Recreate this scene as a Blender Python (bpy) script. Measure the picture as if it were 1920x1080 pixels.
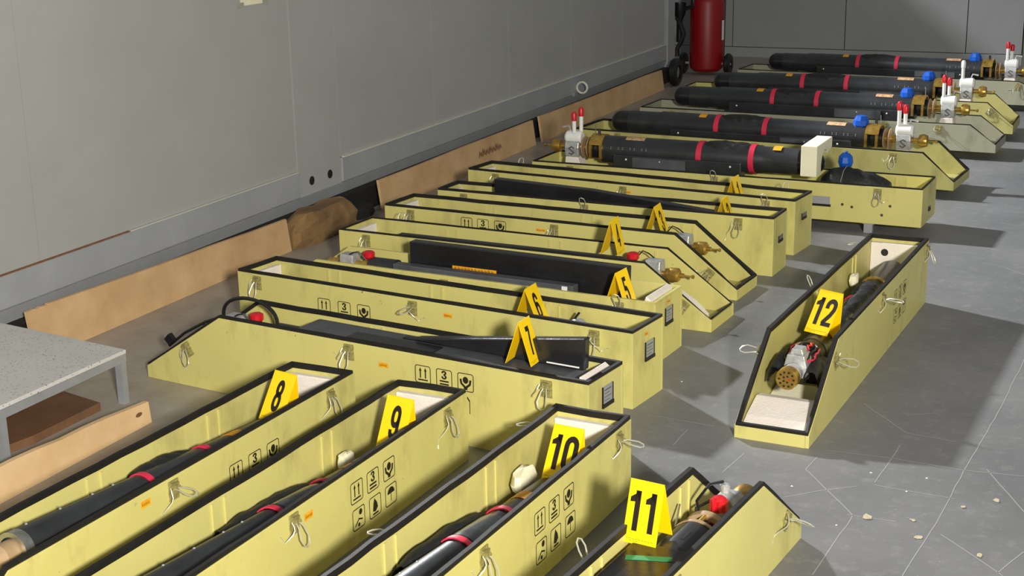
import bpy, math, random
from mathutils import Vector, Matrix
random.seed(7)
C = bpy.context.scene.collection
for o in list(bpy.data.objects): bpy.data.objects.remove(o)
sc = bpy.context.scene
PI = math.pi

# ---------------------------------------------------------------- camera
cd = bpy.data.cameras.new('camera'); cam = bpy.data.objects.new('camera', cd); C.objects.link(cam)
R_ = Vector((0.913929, 0.40543, -0.018969)); U_ = Vector((-0.09351, 0.25581, 0.962194)); F_ = Vector((-0.394955, 0.877604, -0.271704))
m = Matrix.Identity(4)
for i in range(3):
    m[i][0] = R_[i]; m[i][1] = U_[i]; m[i][2] = -F_[i]
m[2][3] = 1.8
cam.matrix_world = m
cd.sensor_width = 36; cd.lens = 2721.86 / 1920 * 36; cd.clip_end = 100
sc.camera = cam
# ---------------------------------------------------------------- world, lamps, exposure
w = bpy.data.worlds.new('world'); sc.world = w; w.use_nodes = True
w.node_tree.nodes['Background'].inputs[0].default_value = (0.95, 0.98, 1.0, 1)
w.node_tree.nodes['Background'].inputs[1].default_value = 0.21
def area(name, loc, target, size, power, col, sy=None):
    l = bpy.data.lights.new(name, 'AREA'); l.size = size; l.energy = power; l.color = col
    if sy: l.shape = 'RECTANGLE'; l.size_y = sy
    o = bpy.data.objects.new(name, l); C.objects.link(o); o.location = loc
    o.rotation_euler = (Vector(target) - Vector(loc)).to_track_quat('-Z', 'Y').to_euler()
    return o
area('hall_lamp_near', (1.5, -1.2, 2.45), (-2.6, 4.6, 0), 0.35, 610, (1.0, 0.955, 0.87))
area('hall_lamp_far', (-6.2, 8.6, 3.75), (-0.8, 5.8, 0), 0.25, 800, (0.97, 0.98, 1.0))
sc.view_settings.view_transform = 'Standard'; sc.view_settings.look = 'None'
sc.view_settings.gamma = 1; sc.view_settings.use_curve_mapping = False; sc.view_settings.exposure = 0.0

# ---------------------------------------------------------------- materials
def lin(c): return tuple((x/255/12.92 if x/255 <= .04045 else ((x/255+.055)/1.055)**2.4) for x in c)
MATS = {}
def mat(name, col, rough=.5, metal=0, var=0, col2=None, scale=6, bump=0, bscale=60, spec=.5, coat=0, emit=None, sharp=0, trans=None):
    if name in MATS: return MATS[name]
    mt = bpy.data.materials.new(name); mt.use_nodes = True; nt = mt.node_tree
    b = nt.nodes['Principled BSDF']; b.inputs['Roughness'].default_value = rough; b.inputs['Metallic'].default_value = metal
    b.inputs['Specular IOR Level'].default_value = spec; b.inputs['Coat Weight'].default_value = coat
    c1 = (*lin(col), 1); b.inputs['Base Color'].default_value = c1
    tc = nt.nodes.new('ShaderNodeTexCoord')
    if col2 is not None:
        n = nt.nodes.new('ShaderNodeTexNoise'); n.inputs['Scale'].default_value = scale; n.inputs['Detail'].default_value = 7; n.inputs['Roughness'].default_value = .62
        nt.links.new(tc.outputs['Object'], n.inputs['Vector'])
        r = nt.nodes.new('ShaderNodeValToRGB'); r.color_ramp.elements[0].position = .5 - .22 + sharp; r.color_ramp.elements[1].position = .5 + .22 - sharp + var
        r.color_ramp.elements[0].color = (*lin(col2), 1); r.color_ramp.elements[1].color = c1
        nt.links.new(n.outputs['Fac'], r.inputs['Fac']); nt.links.new(r.outputs['Color'], b.inputs['Base Color'])
    if bump:
        n2 = nt.nodes.new('ShaderNodeTexNoise'); n2.inputs['Scale'].default_value = bscale; n2.inputs['Detail'].default_value = 4
        nt.links.new(tc.outputs['Object'], n2.inputs['Vector'])
        bp = nt.nodes.new('ShaderNodeBump'); bp.inputs['Strength'].default_value = bump; bp.inputs['Distance'].default_value = .004
        nt.links.new(n2.outputs['Fac'], bp.inputs['Height']); nt.links.new(bp.outputs['Normal'], b.inputs['Normal'])
    MATS[name] = mt; return mt
def paint(name, c, c2, worn):
    """painted sheet: broad tone variation, small chips and smudges"""
    mt = mat(name, c, .46, 0, 0, c2, 2.6, .12, 35, .4)
    nt = mt.node_tree; b = nt.nodes['Principled BSDF']; prev = b.inputs['Base Color'].links[0].from_socket
    tc = nt.nodes.new('ShaderNodeTexCoord')
    v = nt.nodes.new('ShaderNodeTexNoise'); v.inputs['Scale'].default_value = 23; v.inputs['Detail'].default_value = 5; v.inputs['Roughness'].default_value = .55
    nt.links.new(tc.outputs['Object'], v.inputs['Vector'])
    r = nt.nodes.new('ShaderNodeValToRGB'); r.color_ramp.elements[0].position = .73; r.color_ramp.elements[1].position = .76
    r.color_ramp.elements[0].color = (0, 0, 0, 1); r.color_ramp.elements[1].color = (.75, .75, .75, 1)
    nt.links.new(v.outputs['Fac'], r.inputs['Fac'])
    mx = nt.nodes.new('ShaderNodeMixRGB'); mx.inputs['Color2'].default_value = (*lin(worn), 1)
    nt.links.new(r.outputs['Color'], mx.inputs['Fac']); nt.links.new(prev, mx.inputs['Color1'])
    mp = nt.nodes.new('ShaderNodeMapping'); mp.inputs['Scale'].default_value = (5, 5, 2.2); nt.links.new(tc.outputs['Object'], mp.inputs['Vector'])
    v2 = nt.nodes.new('ShaderNodeTexNoise'); v2.inputs['Scale'].default_value = 1.0; v2.inputs['Detail'].default_value = 9; v2.inputs['Roughness'].default_value = .68
    nt.links.new(mp.outputs['Vector'], v2.inputs['Vector'])
    r2 = nt.nodes.new('ShaderNodeValToRGB'); r2.color_ramp.elements[0].position = .52; r2.color_ramp.elements[1].position = .76
    r2.color_ramp.elements[0].color = (0, 0, 0, 1); r2.color_ramp.elements[1].color = (.55, .55, .55, 1)
    nt.links.new(v2.outputs['Fac'], r2.inputs['Fac'])
    mx2 = nt.nodes.new('ShaderNodeMixRGB'); mx2.inputs['Color2'].default_value = (*lin(worn), 1)
    nt.links.new(r2.outputs['Color'], mx2.inputs['Fac']); nt.links.new(mx.outputs['Color'], mx2.inputs['Color1'])
    nt.links.new(mx2.outputs['Color'], b.inputs['Base Color'])
    return mt
M = dict(
 yellow=paint('olive_yellow_paint', (208, 199, 121), (197, 188, 116), (116, 106, 62)),
 yellow_dull=paint('dull_yellow_paint', (188, 182, 112), (176, 170, 108), (96, 90, 55)),
 grey_paint=paint('grey_green_paint', (158, 158, 136), (150, 150, 126), (90, 88, 66)),
 gasket=mat('black_rubber', (26, 25, 22), .62, col2=(38, 36, 33), scale=14, bump=.2, bscale=50, spec=.25),
 white_foam=mat('white_foam', (240, 234, 226), .9, col2=(226, 216, 204), scale=9, bump=.4, bscale=120),
 cream_foam=mat('cream_foam', (240, 236, 208), .85, col2=(230, 224, 192), scale=6, bump=.3, bscale=90),
 steel=mat('bright_steel', (196, 196, 188), .28, .85, col2=(150, 148, 136), scale=30),
 wire=mat('galvanised_wire', (205, 203, 186), .35, .5),
 tube=mat('black_tube', (36, 37, 39), .33, 0, 0, (52, 54, 57), 9, .08, 80, .5),
 nose=mat('gloss_black', (26, 26, 28), .16, 0, 0, (36, 36, 38), 8),
 slate=mat('slate_plate', (92, 95, 99), .42, 0, 0, (66, 68, 71), 7, .15, 50),
 slab=mat('gloss_black_slab', (24, 24, 26), .25, 0, 0, (38, 38, 42), 5, .3, 25),
 cloth=mat('black_cloth', (30, 31, 30), .6, 0, 0, (16, 17, 16), 20, .8, 60),
 red=mat('red_strap', (214, 44, 76), .45),
 redcap=mat('red_plastic', (200, 22, 34), .35),
 orange=mat('orange_sticker', (240, 176, 34), .5, col2=(228, 150, 24), scale=60, sharp=.12),
 tan=mat('tan_label', (214, 178, 134), .6, col2=(176, 128, 92), scale=50, sharp=.1),
 brass=mat('brass', (222, 184, 92), .3, .75, col2=(150, 112, 48), scale=25),
 tanring=mat('tan_ring', (176, 148, 112), .5, .2),
 latch=mat('latch_paint', (158, 150, 92), .5, col2=(120, 112, 66), scale=90, sharp=.1),
 silver=mat('cast_aluminium', (206, 207, 205), .4, .45, col2=(160, 162, 162), scale=40, bump=.3, bscale=90),
 blue=mat('blue_plastic', (14, 84, 186), .35),
 white=mat('white_plastic', (232, 232, 228), .4),
 ink=mat('black_ink', (30, 26, 14), .6),
 inkdim=mat('worn_ink', (70, 60, 22), .6),
 tent=mat('yellow_marker_plastic', (252, 214, 6), .38, col2=(250, 206, 4), scale=5),
 digit=mat('digit_black', (28, 18, 8), .5),
 wall=mat('container_paint', (172, 173, 170), .5, 0, 0, (164, 165, 161), 1.6, .06, 8, .35),
 rail=mat('rail_paint', (166, 169, 172), .48, 0, 0, (154, 157, 160), 4, .1, 20, .4),
 ledge=mat('pale_metal_highlight', (214, 214, 196), .5),  # pale tone paints in the rail lip's highlight; also plain pale parts
 rust=mat('rusty_edge', (150, 104, 72), .8, col2=(112, 74, 50), scale=30),
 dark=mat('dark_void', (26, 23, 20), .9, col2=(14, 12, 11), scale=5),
 ply=mat('plywood', (214, 180, 134), .7, 0, 0, (190, 152, 106), 5, .2, 30),
 plylight=mat('planed_wood', (224, 192, 146), .65, 0, 0, (208, 172, 124), 6, .15, 40),
 plydark=mat('dark_plywood', (128, 92, 62), .7, 0, 0, (98, 68, 46), 7, .2, 30),
 block=mat('weathered_block', (150, 118, 74), .9, 0, 0, (88, 64, 42), 5, 1.0, 14),
 extred=mat('extinguisher_red', (138, 6, 12), .45),
 blackp=mat('black_plastic', (20, 20, 21), .45),
 green=mat('green_tape', (34, 140, 84), .5),
 zinc=mat('zinc_grey', (160, 163, 166), .5, .2, 0, (146, 148, 150), 12),
 leaf=mat('dry_leaf', (206, 198, 168), .8, col2=(184, 172, 138), scale=60),
 seam=mat('seam_filler', (160, 160, 154), .7),
 backwall=mat('back_wall_paint', (150, 152, 152), .55, 0, 0, (140, 142, 142), 1.2, .05, 8, .3),
)
# board top of the low table: speckled
M['speckle'] = mat('speckled_top', (212, 210, 206), .5, 0, 0, (198, 196, 192), 4)
nt = M['speckle'].node_tree; b = nt.nodes['Principled BSDF']; prev = b.inputs['Base Color'].links[0].from_socket
tc = nt.nodes.new('ShaderNodeTexCoord'); vo = nt.nodes.new('ShaderNodeTexVoronoi'); vo.inputs['Scale'].default_value = 75
nt.links.new(tc.outputs['Object'], vo.inputs['Vector'])
rr = nt.nodes.new('ShaderNodeValToRGB'); rr.color_ramp.elements[0].position = .16; rr.color_ramp.elements[1].position = .22
rr.color_ramp.elements[0].color = (1, 1, 1, 1); rr.color_ramp.elements[1].color = (0, 0, 0, 1)
nt.links.new(vo.outputs['Distance'], rr.inputs['Fac']); mx = nt.nodes.new('ShaderNodeMixRGB')
mx.inputs['Color2'].default_value = (*lin((120, 118, 114)), 1); nt.links.new(rr.outputs['Color'], mx.inputs['Fac']); nt.links.new(prev, mx.inputs['Color1']); nt.links.new(mx.outputs['Color'], b.inputs['Base Color'])
# floor: cool grey coating, dusty brown by the container, scuffs
fm = bpy.data.materials.new('floor_coating'); fm.use_nodes = True; nt = fm.node_tree; b = nt.nodes['Principled BSDF']
b.inputs['Specular IOR Level'].default_value = .4
tc = nt.nodes.new('ShaderNodeTexCoord')
def noise(scale, det=6, rg=.6):
    n = nt.nodes.new('ShaderNodeTexNoise'); n.inputs['Scale'].default_value = scale; n.inputs['Detail'].default_value = det; n.inputs['Roughness'].default_value = rg
    nt.links.new(tc.outputs['Object'], n.inputs['Vector']); return n.outputs['Fac']
def ramp(src, p0, c0, p1, c1):
    r = nt.nodes.new('ShaderNodeValToRGB'); r.color_ramp.elements[0].position = p0; r.color_ramp.elements[1].position = p1
    r.color_ramp.elements[0].color = (*c0, 1); r.color_ramp.elements[1].color = (*c1, 1); nt.links.new(src, r.inputs['Fac']); return r.outputs['Color']
def mixc(f, a, bb):
    mxx = nt.nodes.new('ShaderNodeMixRGB'); nt.links.new(f, mxx.inputs['Fac']); nt.links.new(a, mxx.inputs['Color1'])
    if isinstance(bb, tuple): mxx.inputs['Color2'].default_value = (*bb, 1)
    else: nt.links.new(bb, mxx.inputs['Color2'])
    return mxx.outputs['Color']
base = ramp(noise(1.3), .36, lin((112, 113, 114)), .66, lin((130, 130, 131)))
sx = nt.nodes.new('ShaderNodeSeparateXYZ'); nt.links.new(tc.outputs['Object'], sx.inputs[0])
mr = nt.nodes.new('ShaderNodeMapRange'); mr.inputs['From Min'].default_value = -1.7; mr.inputs['From Max'].default_value = -2.9
nt.links.new(sx.outputs['X'], mr.inputs['Value'])
dirt = ramp(noise(5, 8, .7), .3, lin((144, 134, 120)), .7, lin((168, 160, 149)))
c = mixc(mr.outputs['Result'], base, dirt)
c = mixc(ramp(noise(16, 8, .75), .52, (0, 0, 0), .76, (.5, .5, .5)), c, lin((160, 160, 157)))
c = mixc(ramp(noise(70, 3, .5), .70, (0, 0, 0), .76, (.5, .5, .5)), c, lin((190, 188, 180)))
nt.links.new(c, b.inputs['Base Color'])
rgh = ramp(noise(3, 5), .3, (.38,)*3, .7, (.55,)*3); nt.links.new(rgh, b.inputs['Roughness'])

# ---------------------------------------------------------------- mesh helpers
class MB:
    def __init__(s): s.v = []; s.f = []
    def add(s, vs, fs):
        n = len(s.v); s.v += [tuple(v) for v in vs]; s.f += [tuple(i + n for i in f) for f in fs]; return s
    def box(s, x0, x1, y0, y1, z0, z1):
        return s.add([(x0,y0,z0),(x1,y0,z0),(x1,y1,z0),(x0,y1,z0),(x0,y0,z1),(x1,y0,z1),(x1,y1,z1),(x0,y1,z1)],
                     [(0,3,2,1),(4,5,6,7),(0,1,5,4),(1,2,6,5),(2,3,7,6),(3,0,4,7)])
    def bar(s, a, b, w, h, up=(0,0,1)):
        a = Vector(a); b = Vector(b); d = (b-a).normalized(); up = Vector(up); sd = d.cross(up)
        if sd.length < 1e-4: sd = d.cross(Vector((1,0,0)))
        sd.normalize(); u = sd.cross(d).normalized()
        vs = [p + sd*i*w/2 + u*j*h/2 for p in (a, b) for i, j in ((-1,-1),(1,-1),(1,1),(-1,1))]
        return s.add(vs, [(0,1,2,3),(7,6,5,4),(0,4,5,1),(1,5,6,2),(2,6,7,3),(3,7,4,0)])
    def prism(s, poly, axis, a0, a1):
        """poly in the two other axes (ccw), extruded along axis"""
        n = len(poly); P = lambda p, a: {'y': (p[0], a, p[1]), 'x': (a, p[0], p[1]), 'z': (p[0], p[1], a)}[axis]
        vs = [P(p, a0) for p in poly] + [P(p, a1) for p in poly]
        return s.add(vs, [tuple(range(n)), tuple(range(2*n-1, n-1, -1))] + [(i, i+n, (i+1) % n + n, (i+1) % n) for i in range(n)])
    def tube(s, pts, r, n=6, cap=True, rs=None):
        pts = [Vector(p) for p in pts]; k = len(pts); vs = []; ref = None
        for i, p in enumerate(pts):
            d = (pts[min(i+1, k-1)] - pts[max(i-1, 0)]).normalized()
            if ref is None: ref = d.orthogonal().normalized()
            ref = (ref - d*ref.dot(d)); ref = ref.normalized() if ref.length > 1e-6 else d.orthogonal().normalized()
            q = d.cross(ref); rr = rs[i] if rs else r
            vs += [p + (ref*math.cos(2*PI*j/n) + q*math.sin(2*PI*j/n))*rr for j in range(n)]
        fs = [(i*n+j, i*n+(j+1) % n, (i+1)*n+(j+1) % n, (i+1)*n+j) for i in range(k-1) for j in range(n)]
        if cap: fs += [tuple(range(n-1, -1, -1)), tuple(range((k-1)*n, k*n))]
        return s.add(vs, fs)
    def lathe(s, prof, n=28, c=(0,0), axis='x', a0=0, a1=2*PI):
        """prof: (a, r) along the axis; closed ends when r = 0"""
        full = abs(a1-a0-2*PI) < 1e-6; m_ = n if full else n+1; vs = []
        for a, r in prof:
            for j in range(m_):
                t = a0 + (a1-a0)*j/n; y = c[0] + r*math.cos(t); z = c[1] + r*math.sin(t)
                vs.append({'x': (a, y, z), 'z': (y, z, a), 'y': (z, a, y)}[axis])
        fs = []
        for i in range(len(prof)-1):
            for j in range(n):
                fs.append((i*m_+j, i*m_+(j+1) % m_, (i+1)*m_+(j+1) % m_, (i+1)*m_+j))
        return s.add(vs, fs)
    def ball(s, c, r, n=12, sz=1):
        prof = [(c[2] + sz*r*math.cos(PI*i/n), max(1e-5, r*math.sin(PI*i/n))) for i in range(n+1)]
        return s.lathe(prof, 2*n, (c[0], c[1]), 'z')
def obj(name, mb, material, parent=None, bevel=0, smooth=False, loc=None, rotz=None, label=None, kind=None):
    me = bpy.data.meshes.new(name); me.from_pydata(mb.v, [], mb.f); me.materials.append(material)
    bm_fix(me)
    if smooth:
        for p in me.polygons: p.use_smooth = True
        try: me.set_sharp_from_angle(angle=math.radians(38))
        except Exception: pass
    o = bpy.data.objects.new(name, me); C.objects.link(o)
    if parent: o.parent = parent
    if bevel:
        md = o.modifiers.new('bevel', 'BEVEL'); md.width = bevel; md.segments = 2; md.limit_method = 'ANGLE'
    if loc: o.location = loc
    if rotz is not None: o.rotation_euler = (0, 0, rotz)
    if label: o['label'] = label
    if kind: o['kind'] = kind
    return o
def bm_fix(me):
    import bmesh
    bm = bmesh.new(); bm.from_mesh(me); bmesh.ops.recalc_face_normals(bm, faces=bm.faces); bm.to_mesh(me); bm.free()
def share(name, me, parent, loc=(0,0,0), rot=(0,0,0), label=None):
    o = bpy.data.objects.new(name, me); C.objects.link(o); o.parent = parent; o.location = loc; o.rotation_euler = rot
    if label: o['label'] = label
    return o
def mesh(name, mb, material, smooth=False):
    me = bpy.data.meshes.new(name); me.from_pydata(mb.v, [], mb.f); me.materials.append(material); bm_fix(me)
    if smooth:
        for p in me.polygons: p.use_smooth = True
        me.set_sharp_from_angle(angle=math.radians(38))
    return me
def thing(name, label, cat, loc=(0,0,0), rotz=0, group=None):
    o = bpy.data.objects.new(name, None); C.objects.link(o); o.location = loc; o.rotation_euler = (0,0,rotz)
    o['label'] = label; o['category'] = cat; o.empty_display_size = .05
    if group: o['group'] = group
    return o
def tag(o, label, cat, group=None):
    o['label'] = label; o['category'] = cat
    if group: o['group'] = group
    return o
# flat printing -------------------------------------------------------------
def ribbon(pts, w, closed=False):
    n = len(pts); P = [Vector((p[0], p[1])) for p in pts]; L = []; Rr = []
    for i in range(n):
        a = P[(i-1) % n] if (closed or i > 0) else None; c_ = P[(i+1) % n] if (closed or i < n-1) else None
        d1 = (P[i]-a).normalized() if a is not None else None; d2 = (c_-P[i]).normalized() if c_ is not None else None
        if d1 is None: d1 = d2
        if d2 is None: d2 = d1
        n1 = Vector((-d1.y, d1.x)); n2 = Vector((-d2.y, d2.x)); mm = (n1+n2)
        mm = mm.normalized() if mm.length > 1e-5 else n1
        k = min(1/max(mm.dot(n1), .4), 2.2)
        L.append(P[i] + mm*w/2*k); Rr.append(P[i] - mm*w/2*k)
    return [(L[i], Rr[i], Rr[(i+1) % n], L[(i+1) % n]) for i in range(n if closed else n-1)]
def arc(cx, cy, rx, ry, a0, a1, n=10):
    return [(cx+rx*math.cos(math.radians(a0+(a1-a0)*i/n)), cy+ry*math.sin(math.radians(a0+(a1-a0)*i/n))) for i in range(n+1)]
def stadium(x0, x1, y0, y1, n=8):
    rx = (x1-x0)/2; ry = min(rx*1.15, (y1-y0)/2); cx = (x0+x1)/2
    return arc(cx, y1-ry, rx, ry, 0, 180, n) + arc(cx, y0+ry, rx, ry, 180, 360, n)
def digit(ch):
    w = .172
    if ch == '0': return ribbon(stadium(.08, .42, .075, .925), w, True)
    if ch == '1': return ribbon([(.30, 0), (.30, 1)], w) + [(Vector((.36, 1)), Vector((.25, 1)), Vector((.22, .9)), Vector((.36, .72))), (Vector((.24, .93)), Vector((.06, .82)), Vector((.06, .70)), Vector((.24, .72)))]
    if ch == '2': return ribbon([(.08, .64)] + arc(.25, .75, .17, .175, 180, 0, 8) + [(.41, .62), (.32, .42), (.13, .16), (.10, .078)], w) + ribbon([(.05, .075), (.48, .075)], .15)
    if ch == '3': return ribbon([(.08, .70)] + arc(.25, .75, .165, .175, 180, -70, 9) + [(.24, .53)], w) + ribbon([(.24, .53)] + arc(.25, .27, .175, .20, 70, -180, 10) + [(.075, .33)], w)
    if ch == '4': return ribbon([(.35, 0), (.35, 1)], w) + ribbon([(.33, .96), (.08, .33), (.08, .27)], .12) + ribbon([(.03, .27), (.5, .27)], .13)
    if ch == '5': return ribbon([(.45, .925), (.12, .925), (.10, .50)], w*.95) + ribbon([(.10, .54)] + arc(.25, .28, .175, .31, 115, -180, 12) + [(.075, .34)], w)
    if ch == '6': return ribbon([(.42, .72)] + arc(.25, .75, .17, .175, 0, 180, 8) + [(.08, .3)], w) + ribbon(stadium(.08, .42, .075, .58), w, True)
    if ch == '7': return ribbon([(.04, .925), (.46, .925)], w) + ribbon([(.40, .90), (.24, .45), (.19, 0)], w)
    if ch == '8': return ribbon(stadium(.10, .40, .54, .925), w, True) + ribbon(stadium(.08, .42, .075, .54), w, True)
    if ch == '9': return [tuple(Vector((.5-p.x, 1-p.y)) for p in q) for q in digit('6')]
    return []
def place2d(mb, quads, org, right, up, sx, sy, off=(0,0)):
    org = Vector(org); right = Vector(right); up = Vector(up)
    for q in quads:
        mb.add([org + right*(off[0]+p[0]*sx) + up*(off[1]+p[1]*sy) for p in q], [tuple(range(len(q)))])
def disc2(cx, cy, rx, ry, n=14): return [tuple(Vector(p) for p in arc(cx, cy, rx, ry, 0, 360-360/n, n-1))]
V2 = lambda *a: tuple(Vector(p) for p in a)
def rrect(m_=.03, r=.12):
    x0, x1, y0, y1 = m_, 1-m_, m_, 1-m_
    return arc(x1-r, y1-r, r, r, 0, 90, 4) + arc(x0+r, y1-r, r, r, 90, 180, 4) + arc(x0+r, y0+r, r, r, 180, 270, 4) + arc(x1-r, y0+r, r, r, 270, 360, 4)
def symbol(kind):
    q = ribbon(rrect(), .045, True)
    if kind == 'arrows':
        for x in (.34, .66): q += ribbon([(x, .30), (x, .72)], .075) + [V2((x-.085, .68), (x+.085, .68), (x, .88))]
        q += ribbon([(.2, .2), (.8, .2)], .075)
    if kind == 'stack':
        q += [tuple(Vector((.34+p.x*.62, .45+p.y*.46)) for p in t) for t in digit('3')]
        q += ribbon([(.22, .34), (.78, .34)], .085) + ribbon([(.22, .18), (.78, .18)], .085)
    if kind == 'hands':
        q += disc2(.5, .62, .17, .19) + ribbon([(.20, .66), (.24, .42), (.44, .26), (.46, .1)], .12) + ribbon([(.80, .66), (.76, .42), (.56, .26), (.54, .1)], .12)
    if kind == 'heat':
        q += disc2(.66, .74, .13, .14) + ribbon([(.2, .2), (.5, .46), (.8, .36)], .07) + disc2(.5, .2, .09, .09)
    if kind == 'flame':
        q += [V2((.3, .3), (.52, .24), (.72, .4), (.66, .62), (.46, .88), (.36, .66))] + ribbon([(.3, .16), (.74, .16)], .08)
    if kind == 'umbrella':
        q += [tuple(Vector(p) for p in arc(.5, .56, .3, .3, 0, 180, 10))] + ribbon([(.5, .56), (.5, .2)], .045)
    return q

# ---------------------------------------------------------------- the setting
def struct(name, mb, material, parent=None, **k):
    o = obj(name, mb, material, parent, **k); o['kind'] = 'structure'; return o
fl = struct('floor', MB().add([(-7.5,-3,0),(5,-3,0),(5,16,0),(-7.5,16,0)], [(0,1,2,3)]), fm)
seams = [[(-0.879, 4.399), (-0.663, 4.406), (-0.445, 4.389), (-0.27, 4.408), (.4, 4.43)], [(-0.662, 4.643), (-0.496, 4.621)], [(-0.36, 5.9), (-0.401, 4.997), (-0.445, 4.389), (-0.468, 3.971), (-0.503, 3.602)], [(-0.663, 4.527), (-0.684, 4.193)], [(-0.89, 4.327), (-0.903, 4.219), (-0.698, 3.931), (-0.724, 3.52)], [(-0.914, 3.984), (-0.835, 4.061), (-0.728, 4.146)], [(-0.846, 4.872), (-0.662, 4.643)], [(-0.444, 3.897), (-0.259, 3.699)], [(-0.713, 3.933), (-0.576, 3.936)], [(-0.597, 4.866), (-0.69, 4.814)], [(-1.113, 4.279), (-1.137, 4.105)], [(-1.487, 4.496), (-1.27, 4.471)], [(-1.346, 4.415), (-1.349, 4.26)], [(-0.382, 4.423), (-0.245, 4.137)], [(-0.221, 3.867), (-0.274, 3.71)], [(-0.596, 6.944), (-0.491, 6.831), (-.3, 6.75)], [(-0.68, 4.173), (-0.443, 4.16)]]
for s_ in seams:
    mb = MB(); rnd = random.Random(len(s_)*31+int(s_[0][0]*1000)); pts = []
    for a, b2 in zip(s_[:-1], s_[1:]):
        k = max(2, int(math.dist(a, b2)/.06))
        pts += [(a[0]+(b2[0]-a[0])*i/k + rnd.uniform(-.002,.002), a[1]+(b2[1]-a[1])*i/k + rnd.uniform(-.002,.002)) for i in range(k)]
    pts.append(s_[-1])
    for q in ribbon(pts, .0032): mb.add([(p.x, p.y, .0006) for p in q], [(0,1,2,3)])
    obj('floor_seam', mb, M['seam'], fl)
# container on the left ------------------------------------------------------
X = -4.1
wl = struct('wall_left', MB().box(-6.7, -4.13, -2.5, 12.80, .12, 2.08), M['dark'])
def cpanel(y0, y1, z0=.335, x=-4.105):
    return obj('wall_panel', MB().box(x-.02, x, y0+.0022, y1-.0022, z0, 2.08), M['wall'], wl)
ys = [-2.4, -1.85, -.8, .25, 1.29, 2.35, 3.39, 4.44, 5.49, 6.395]
for a, b2 in zip(ys[:-1], ys[1:]): cpanel(a, b2)
cpanel(6.400, 6.84, .19, -4.102)
y = 6.845
while y < 12.5: cpanel(y, min(y+1.15, 12.55)); y += 1.15
obj('bottom_rail', MB().box(-4.13, -4.094, -2.5, 6.40, .195, .331), M['rail'], wl, bevel=.004)
obj('bottom_rail', MB().box(-4.13, -4.094, 6.845, 12.60, .195, .331), M['rail'], wl, bevel=.004)
obj('rail_flange', MB().prism([(-4.13,.13),(-4.118,.128),(-4.092,.193),(-4.13,.197)], 'y', -2.5, 12.75), M['rail'], wl)
obj('rail_edge', MB().box(-4.105, -4.088, 6.86, 12.58, .331, .337), M['ledge'], wl)  # reflecting lip: its highlight is put into the pale colour
obj('rail_edge', MB().box(-4.105, -4.090, 4.6, 6.39, .331, .334), M['ledge'], wl)
obj('rusty_edge', MB().box(-4.105, -4.089, -2.4, 5.0, .331, .335), M['rust'], wl, label='rust along the top of the bottom rail')
obj('corner_post', MB().box(-4.2, -4.085, 12.60, 12.80, .12, 2.08), M['rail'], wl, bevel=.004)
for yy in (6.531, 6.719): obj('round_hole', MB().lathe([(-4.1015,.024),(-4.099,.024),(-4.098,.015),(-4.0985,.0001)], 20, (yy, .263), 'x'), M['dark'], wl)
lug = obj('lashing_ring', MB().tube([(-4.045+.042*math.sin(t*PI/8), 10.37, .245+.042*math.cos(t*PI/8)) for t in range(17)], .0085, 8), M['ledge'], wl, smooth=True)
obj('ring_bracket', MB().box(-4.10,-4.08,10.30,10.36,.185,.215), M['zinc'], wl)
notice = obj('paper_notice', MB().box(-4.1045,-4.1025,5.985,6.20,1.228,1.52), M['cream_foam'])
tag(notice, 'cream paper notice taped high on the grey container wall', 'notice')
obj('adhesive_tape', MB().box(-4.1025,-4.1015,6.17,6.225,1.22,1.25), M['wire'], notice); obj('adhesive_tape', MB().box(-4.1025,-4.1015,5.95,6.01,1.22,1.245), M['wire'], notice)
# added near-black box standing in for the shade below the container, then blocks
struct('gap_shade_box', MB().box(-4.9, -4.055, -2.5, 12.6, 0, .127), M['dark'])
# back wall -------------------------------------------------------------------
wb = struct('wall_back', MB().box(-7.5, -1.22, 14.62, 14.8, 0, 3.2), M['dark'])
xs = [-7.4, -6.3, -5.17, -4.04, -2.90, -1.74, -1.225]
for a, b2 in zip(xs[:-1], xs[1:]): obj('wall_panel', MB().box(a+.004, b2-.004, 14.595, 14.62, .1, 3.2), M['backwall'], wb)
struct('baseboard_back', MB().box(-7.5, -1.22, 14.57, 14.62, 0, .095), M['backwall'])
struct('wall_right', MB().box(-1.215, 5.0, 14.55, 14.8, 0, 3.2), mat('side_wall_paint', (104, 104, 92), .6, col2=(96, 96, 84), scale=2))
# plywood boards under the container rail --------------------------------------
def board(label, y0, y1, h0, h1, x=-3.95, z0=0, pieces=None, m_='ply', grp=None):
    t = thing('plywood_board', label, 'board', (x, y0, 0), 0)
    L = y1-y0; cuts = pieces or [0, L]
    for a, b2 in zip(cuts[:-1], cuts[1:]):
        n = 6; top = [(a+(b2-a)*i/n, h0+(h1-h0)*(a+(b2-a)*i/n)/L + random.uniform(-.003,.003)) for i in range(n, -1, -1)]
        poly = [(a+.001, 0), (b2-.001, 0)] + top
        mb = MB(); k = len(poly)
        vs = [(.0 - p[1]*.14, p[0], p[1]) for p in poly] + [(-.016 - p[1]*.14, p[0], p[1]) for p in poly]
        mb.add(vs, [tuple(range(k)), tuple(range(2*k-1, k-1, -1))] + [(i, i+k, (i+1) % k+k, (i+1) % k) for i in range(k)])
        obj('board_piece', mb, M[m_], t)
    return t
board('long stained plywood board standing under the container, left of the rough brown block', 4.20, 6.065, .20, .163, pieces=[0, .12, 1.865])
b2_ = board('plywood board under the container with a scrawled dark mark, between two gaps', 7.03, 9.24, .172, .175)
mb = MB()
for k in range(7):
    yy = 1.28+k*.05; place2d(mb, ribbon([(0, 0), (.3, 1), (.5, .2), (.8, .9), (1, .1)], .16), (-.0168+.001, yy, .075), (0,1,0), (-.14,0,1), .045, .035+.01*(k % 2))
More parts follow.
